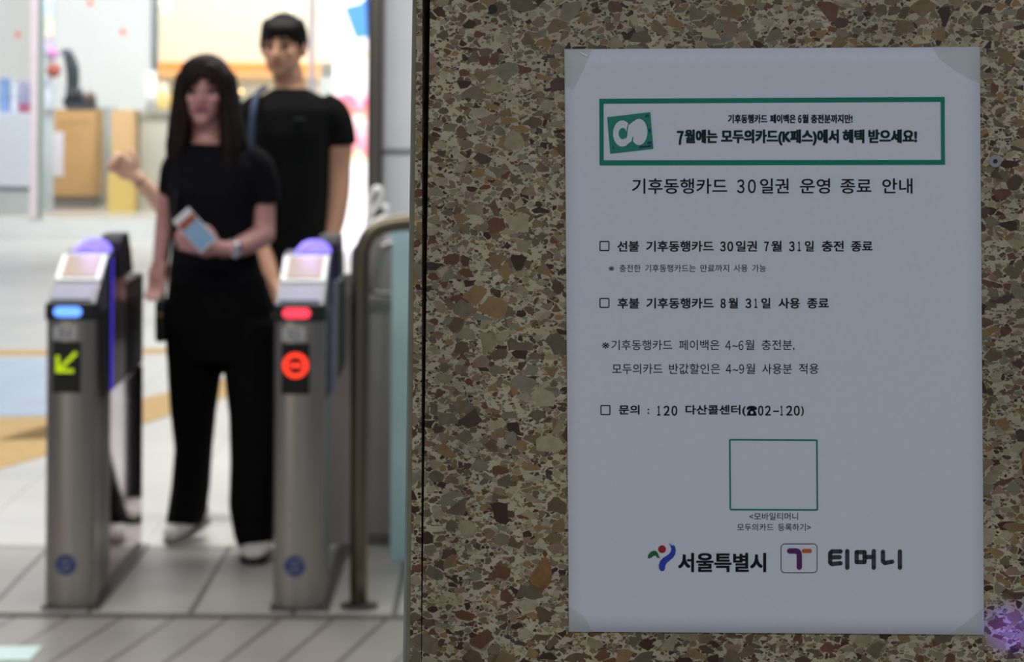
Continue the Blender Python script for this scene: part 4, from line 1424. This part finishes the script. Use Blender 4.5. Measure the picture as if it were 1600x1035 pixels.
# phone, watch, bag
pc = u(304, 360, WY - 0.285)
px_ = (u(325, 384, WY - 0.27) - u(284, 338, WY - 0.29)).normalized()
pn_ = Vector((0.10, -1, 0.15)).normalized()
py_ = pn_.cross(px_).normalized()
pn_ = px_.cross(py_).normalized()
if pn_.y > 0:
    pn_ = -pn_
ph = empty('smartphone', pc, label='white cased smartphone held in the hand of the woman in black', cat='phone')
o_ = MB()
hl, hwid = 0.068, 0.034


def pq(a, b, c_):
    return pc + px_ * a + py_ * b + pn_ * c_


o_.prism([pq(-hl, -hwid, 0), pq(hl, -hwid, 0), pq(hl, hwid, 0), pq(-hl, hwid, 0)], pn_ * 0.008).bevel(0.003)
wbuild(o_, 'case', mat('white_case', (232, 232, 226), 0.35), ph)
wbuild(MB().prism([pq(-hl * 0.70, -hwid * 0.9, 0.008), pq(-hl * 0.35, -hwid * 0.9, 0.008), pq(-hl * 0.35, hwid * 0.9, 0.008), pq(-hl * 0.70, hwid * 0.9, 0.008)], pn_ * 0.001), 'orange_stripe', mat('rust_orange', (164, 92, 58), 0.4), ph)
wbuild(MB().prism([pq(-hl * 0.35, -hwid * 0.9, 0.008), pq(hl * 0.9, -hwid * 0.9, 0.008), pq(hl * 0.9, hwid * 0.9, 0.008), pq(-hl * 0.35, hwid * 0.9, 0.008)], pn_ * 0.001), 'screen', mat('blue_grey_screen', (120, 150, 172), 0.25, emit=(120, 150, 172), es=0.25), ph)
wp = u(364, 389, WY - 0.165)
wt = empty('wristwatch', wp, label='small silver wristwatch on the forearm of the woman in black', cat='watch')
ax = (u(358, 390, WY - 0.18) - u(385, 382, WY - 0.10)).normalized()
wbuild(MB().cyl(wp - ax * 0.008, wp + ax * 0.008, 0.033, 24), 'strap', mat('silver_strap', (176, 176, 180), 0.25, 0.9), wt, smooth=True)
q = u(367, 394, WY - 0.215)
wbuild(MB().cyl(q, q + Vector((0.002, -0.010, -0.002)), 0.016, 24), 'watch_face', mat('watch_face', (206, 206, 214), 0.2, 0.5), wt)
bg = empty('handbag', u(256, 520, WY + 0.03), label='small black handbag hanging at the hip of the woman in black', cat='bag')
a, b2 = u(244, 468, WY), u(261, 534, WY)
wbuild(MB().box(a.x, b2.x, WY - 0.04, WY + 0.12, b2.z, a.z).bevel(0.014, 3), 'pouch', mat('black_leather', (14, 14, 16), 0.45), bg, smooth=True)
wbuild(MB().tube([u(256, 470, WY), u(258, 440, WY), u(266, 380, WY - 0.10), u(276, 300, WY - 0.115)], 0.005, 8), 'strap', MATS['black_leather'], bg)
p = u(251, 492, WY - 0.045)
wbuild(MB().cyl(p, p + Vector((0, -0.006, 0)), 0.007, 14), 'clasp', mat('brass', (190, 150, 100), 0.3, 0.9), bg)

# ---- man in black t-shirt
MY = 10.75
mr_ = empty('person', fl(455, 785), label='tall man with short black hair in a black t-shirt behind the right gate', cat='person')
hm = u(443, 78, MY)
hm = Vector((hm.x, MY, hm.z))
body = MB()
f, s, rot, fy = head(body, hm, 0.075, 0.112, Vector((-0.25, -1, 0)))
body.tube([u(449, 112, MY + 0.01), u(452, 132, MY + 0.02), u(455, 160, MY + 0.02)], [0.056, 0.056, 0.075], 18)


def rm(xa, xb, y, ry, dy=0.0):
    return ringpx(xa, xb, y, MY + dy, ry)


body.loft([rm(425, 482, 140, 0.06), rm(404, 508, 168, 0.08), rm(398, 510, 210, 0.105), rm(400, 506, 280, 0.10), rm(404, 502, 350, 0.10), rm(402, 506, 420, 0.11), rm(408, 500, 450, 0.10)])
body.tube([u(512, 180, MY), u(528, 215, MY), u(529, 260, MY + 0.01), u(529, 300, MY), u(524, 345, MY - 0.02), u(517, 372, MY - 0.04)], [0.040, 0.053, 0.046, 0.042, 0.036, 0.028], 16)
hand(body, u(517, 370, MY - 0.04), u(508, 415, MY - 0.07) - u(517, 370, MY - 0.04), Vector((-1, -0.5, 0)), 1, 0.18, 0.4)
body.tube([u(400, 185, MY), u(390, 230, MY + 0.02), u(388, 300, MY + 0.03), u(408, 380, MY - 0.08), u(426, 440, MY - 0.16)], [0.038, 0.050, 0.044, 0.038, 0.028], 16)
hand(body, u(425, 438, MY - 0.16), u(437, 478, MY - 0.18) - u(425, 438, MY - 0.16), Vector((0.4, -1, 0)), 1, 0.18, 0.35)
for xa in (432, 478):
    body.tube([u(xa, 430, MY), u(xa, 600, MY - 0.01), u(xa, 760, MY)], [0.082, 0.058, 0.040], 16)
wbuild(body, 'body', M_SKIN_M, mr_, remesh=0.006)
face_parts(mr_, hm, f, s, rot, fy, 'skin_tan', mat('brown_lips', (150, 88, 78), 0.5), M_HAIR_M)
sh = MB()
sh.loft([rm(428, 480, 138, 0.066), rm(404, 508, 152, 0.09), rm(388, 526, 170, 0.115), rm(386, 520, 210, 0.13), rm(388, 516, 260, 0.125), rm(394, 514, 320, 0.122), rm(396, 514, 380, 0.125), rm(396, 514, 430, 0.13)])
sh.tube([u(500, 168, MY), u(519, 180, MY), u(529, 204, MY), u(532, 228, MY)], [0.062, 0.066, 0.060, 0.058], 18, round_ends=False)
sh.tube([u(412, 168, MY), u(395, 180, MY), u(388, 205, MY + 0.01), u(386, 228, MY + 0.02)], [0.062, 0.062, 0.058, 0.056], 18, round_ends=False)
wbuild(sh, 't_shirt', M_TEE_M, mr_, remesh=0.007, smooth_it=5)
lg = u(468, 186, MY - 0.135)
wbuild(MB().box(lg.x - 0.018, lg.x + 0.018, lg.y, lg.y + 0.012, lg.z - 0.003, lg.z + 0.003), 'chest_mark', mat('pale_mark', (62, 66, 66), 0.6), mr_)
tr = MB()
tr.loft([rm(400, 510, 415, 0.125), rm(402, 508, 470, 0.12), rm(404, 504, 520, 0.10)])
for xa in (432, 478):
    tr.loft([rm(xa - 29, xa + 29, 480, 0.10), rm(xa - 26, xa + 26, 600, 0.085), rm(xa - 23, xa + 23, 774, 0.08)])
wbuild(tr, 'trousers', M_TROU, mr_, remesh=0.009, smooth_it=4)
for xa in (432, 478):
    p = fl(xa, 785)
    shoe(mr_, (p.x, MY + 0.07, 0.0), (p.x, MY - 0.2, 0.0), M_SHOE, M_SOLE, 0.048)
hr = MB()
hr.ell(hm + Vector((0, 0.024, 0.046)), (0.084, 0.096, 0.092))
for k in range(-7, 8):
    a = k / 7
    ang = a * 1.35
    d = Vector((math.sin(ang), -math.cos(ang), 0))
    p1 = hm + Vector((0, 0.010, 0.098)) + Vector((d.x * 0.060, d.y * 0.062, 0))
    p2 = hm + Vector((0, 0.010, 0.075)) + Vector((d.x * 0.072, d.y * 0.088, 0))
    p3 = hm + Vector((0, 0.008, 0.050 - 0.060 * abs(a) ** 1.6 + 0.008 * ((k * 5) % 3 - 1))) + Vector((d.x * 0.074, d.y * 0.090, 0))
    hr.tube([p1, p2, p3], [0.018, 0.013, 0.005], 10)
for k in (-1, 1):
    hr.tube([hm + Vector((k * 0.066, 0.020, 0.07)), hm + Vector((k * 0.076, 0.022, 0.02)), hm + Vector((k * 0.073, 0.012, -0.022))], [0.020, 0.015, 0.005], 10)
wbuild(hr, 'hair', M_HAIR_M, mr_, remesh=0.005, smooth_it=2)
bk = empty('backpack', u(388, 300, MY + 0.2), label='dull blue backpack worn by the man in black', cat='backpack')
wbuild(MB().tube([u(414, 138, MY + 0.06), u(404, 145, MY - 0.05), u(397, 165, MY - 0.112), u(393, 200, MY - 0.128), u(392, 240, MY - 0.12)], 0.011, 10), 'strap', mat('blue_grey_webbing', (60, 76, 104), 0.7), bk, smooth=True)
a, b2 = u(400, 160, MY), u(500, 330, MY)
wbuild(MB().box(a.x, b2.x, MY + 0.165, MY + 0.30, b2.z, a.z).bevel(0.03, 3), 'pack', MATS['blue_grey_webbing'], bk, smooth=True)

# ---- third walker, almost hidden, raising a fist
TY = 10.35
tw = empty('person', fl(335, 812), label='person hidden behind the woman, only the raised bare forearm and fist show', cat='person')


def rt(xa, xb, y, ry):
    return ringpx(xa, xb, y, TY, ry)


body = MB()
ht = u(322, 158, TY)
ht = Vector((ht.x, TY, ht.z))
f, s, rot, fy = head(body, ht, 0.066, 0.10, Vector((0, -1, 0)))
body.tube([u(323, 190, TY), u(325, 215, TY), u(325, 245, TY)], [0.046, 0.045, 0.06], 16)
body.loft([rt(305, 345, 232, 0.05), rt(285, 385, 252, 0.075), rt(284, 384, 310, 0.09), rt(288, 382, 380, 0.085), rt(282, 395, 450, 0.10), rt(286, 392, 480, 0.09)])
body.tube([u(292, 262, TY), u(284, 310, TY - 0.02), u(272, 345, TY - 0.05)], [0.044, 0.040, 0.036], 16)
body.tube([u(272, 346, TY - 0.05), u(258, 326, TY - 0.09), u(240, 305, TY - 0.12), u(216, 280, TY - 0.14), u(210, 274, TY - 0.14)], [0.038, 0.036, 0.032, 0.025, 0.025], 16)
wv = u(211, 275, TY - 0.14)
hand(body, wv, u(184, 254, TY - 0.15) - wv, Vector((0.45, -0.2, 1)), -1, 0.16, 0.85, -1.0)
body.tube([u(386, 262, TY), u(392, 320, TY), u(386, 400, TY)], [0.044, 0.038, 0.028], 16)
for xa in (306, 388):
    body.tube([u(xa, 460, TY), u(xa - 3, 620, TY), u(xa - 3, 795, TY)], [0.075, 0.052, 0.036], 16)
wbuild(body, 'body', mat('skin_warm', (238, 192, 168), 0.5, 0, 0.05, 9), tw, remesh=0.0055, smooth_it=5)
face_parts(tw, ht, f, s, rot, fy, 'skin', MATS['rose_lips'], M_HAIR)
hr = MB().ell(ht + Vector((0, 0.02, 0.03)), (0.074, 0.088, 0.088))
wbuild(hr, 'hair', M_HAIR, tw, remesh=0.007)
sh = MB()
sh.loft([rt(302, 350, 234, 0.06), rt(280, 390, 250, 0.09), rt(280, 390, 310, 0.105), rt(284, 386, 380, 0.10), rt(280, 398, 455, 0.115)])
sh.tube([u(296, 258, TY), u(288, 280, TY), u(284, 305, TY - 0.02)], 0.052, 16, round_ends=False)
sh.tube([u(382, 258, TY), u(390, 280, TY), u(391, 305, TY)], 0.05, 16, round_ends=False)
wbuild(sh, 'shirt', M_TEE, tw, remesh=0.009)
tr = MB()
tr.loft([rt(280, 400, 440, 0.115), rt(280, 400, 490, 0.11), rt(284, 398, 530, 0.10)])
for xa in (306, 388):
    tr.loft([rt(xa - 26, xa + 26, 490, 0.09), rt(xa - 23, xa + 19, 620, 0.08), rt(xa - 20, xa + 18, 790, 0.075)])
wbuild(tr, 'trousers', M_TROU, tw, remesh=0.01)
for xa in (303, 388):
    p = u(xa, 800, TY)
    shoe(tw, (p.x, TY + 0.07, 0.0), (p.x, TY - 0.18, 0.0), M_SHOE, M_SOLE, 0.045)
br = u(219, 283, TY - 0.14)
ax = (u(240, 305, TY - 0.12) - u(210, 274, TY - 0.14)).normalized()
bt = MB().cyl(br - ax * 0.003, br + ax * 0.003, 0.029, 24)
bt.build('bracelet', mat('thin_gold', (170, 140, 100), 0.3, 0.8), origin=br, smooth=True, label='thin bracelet on the raised wrist left of the woman in black', cat='bracelet')
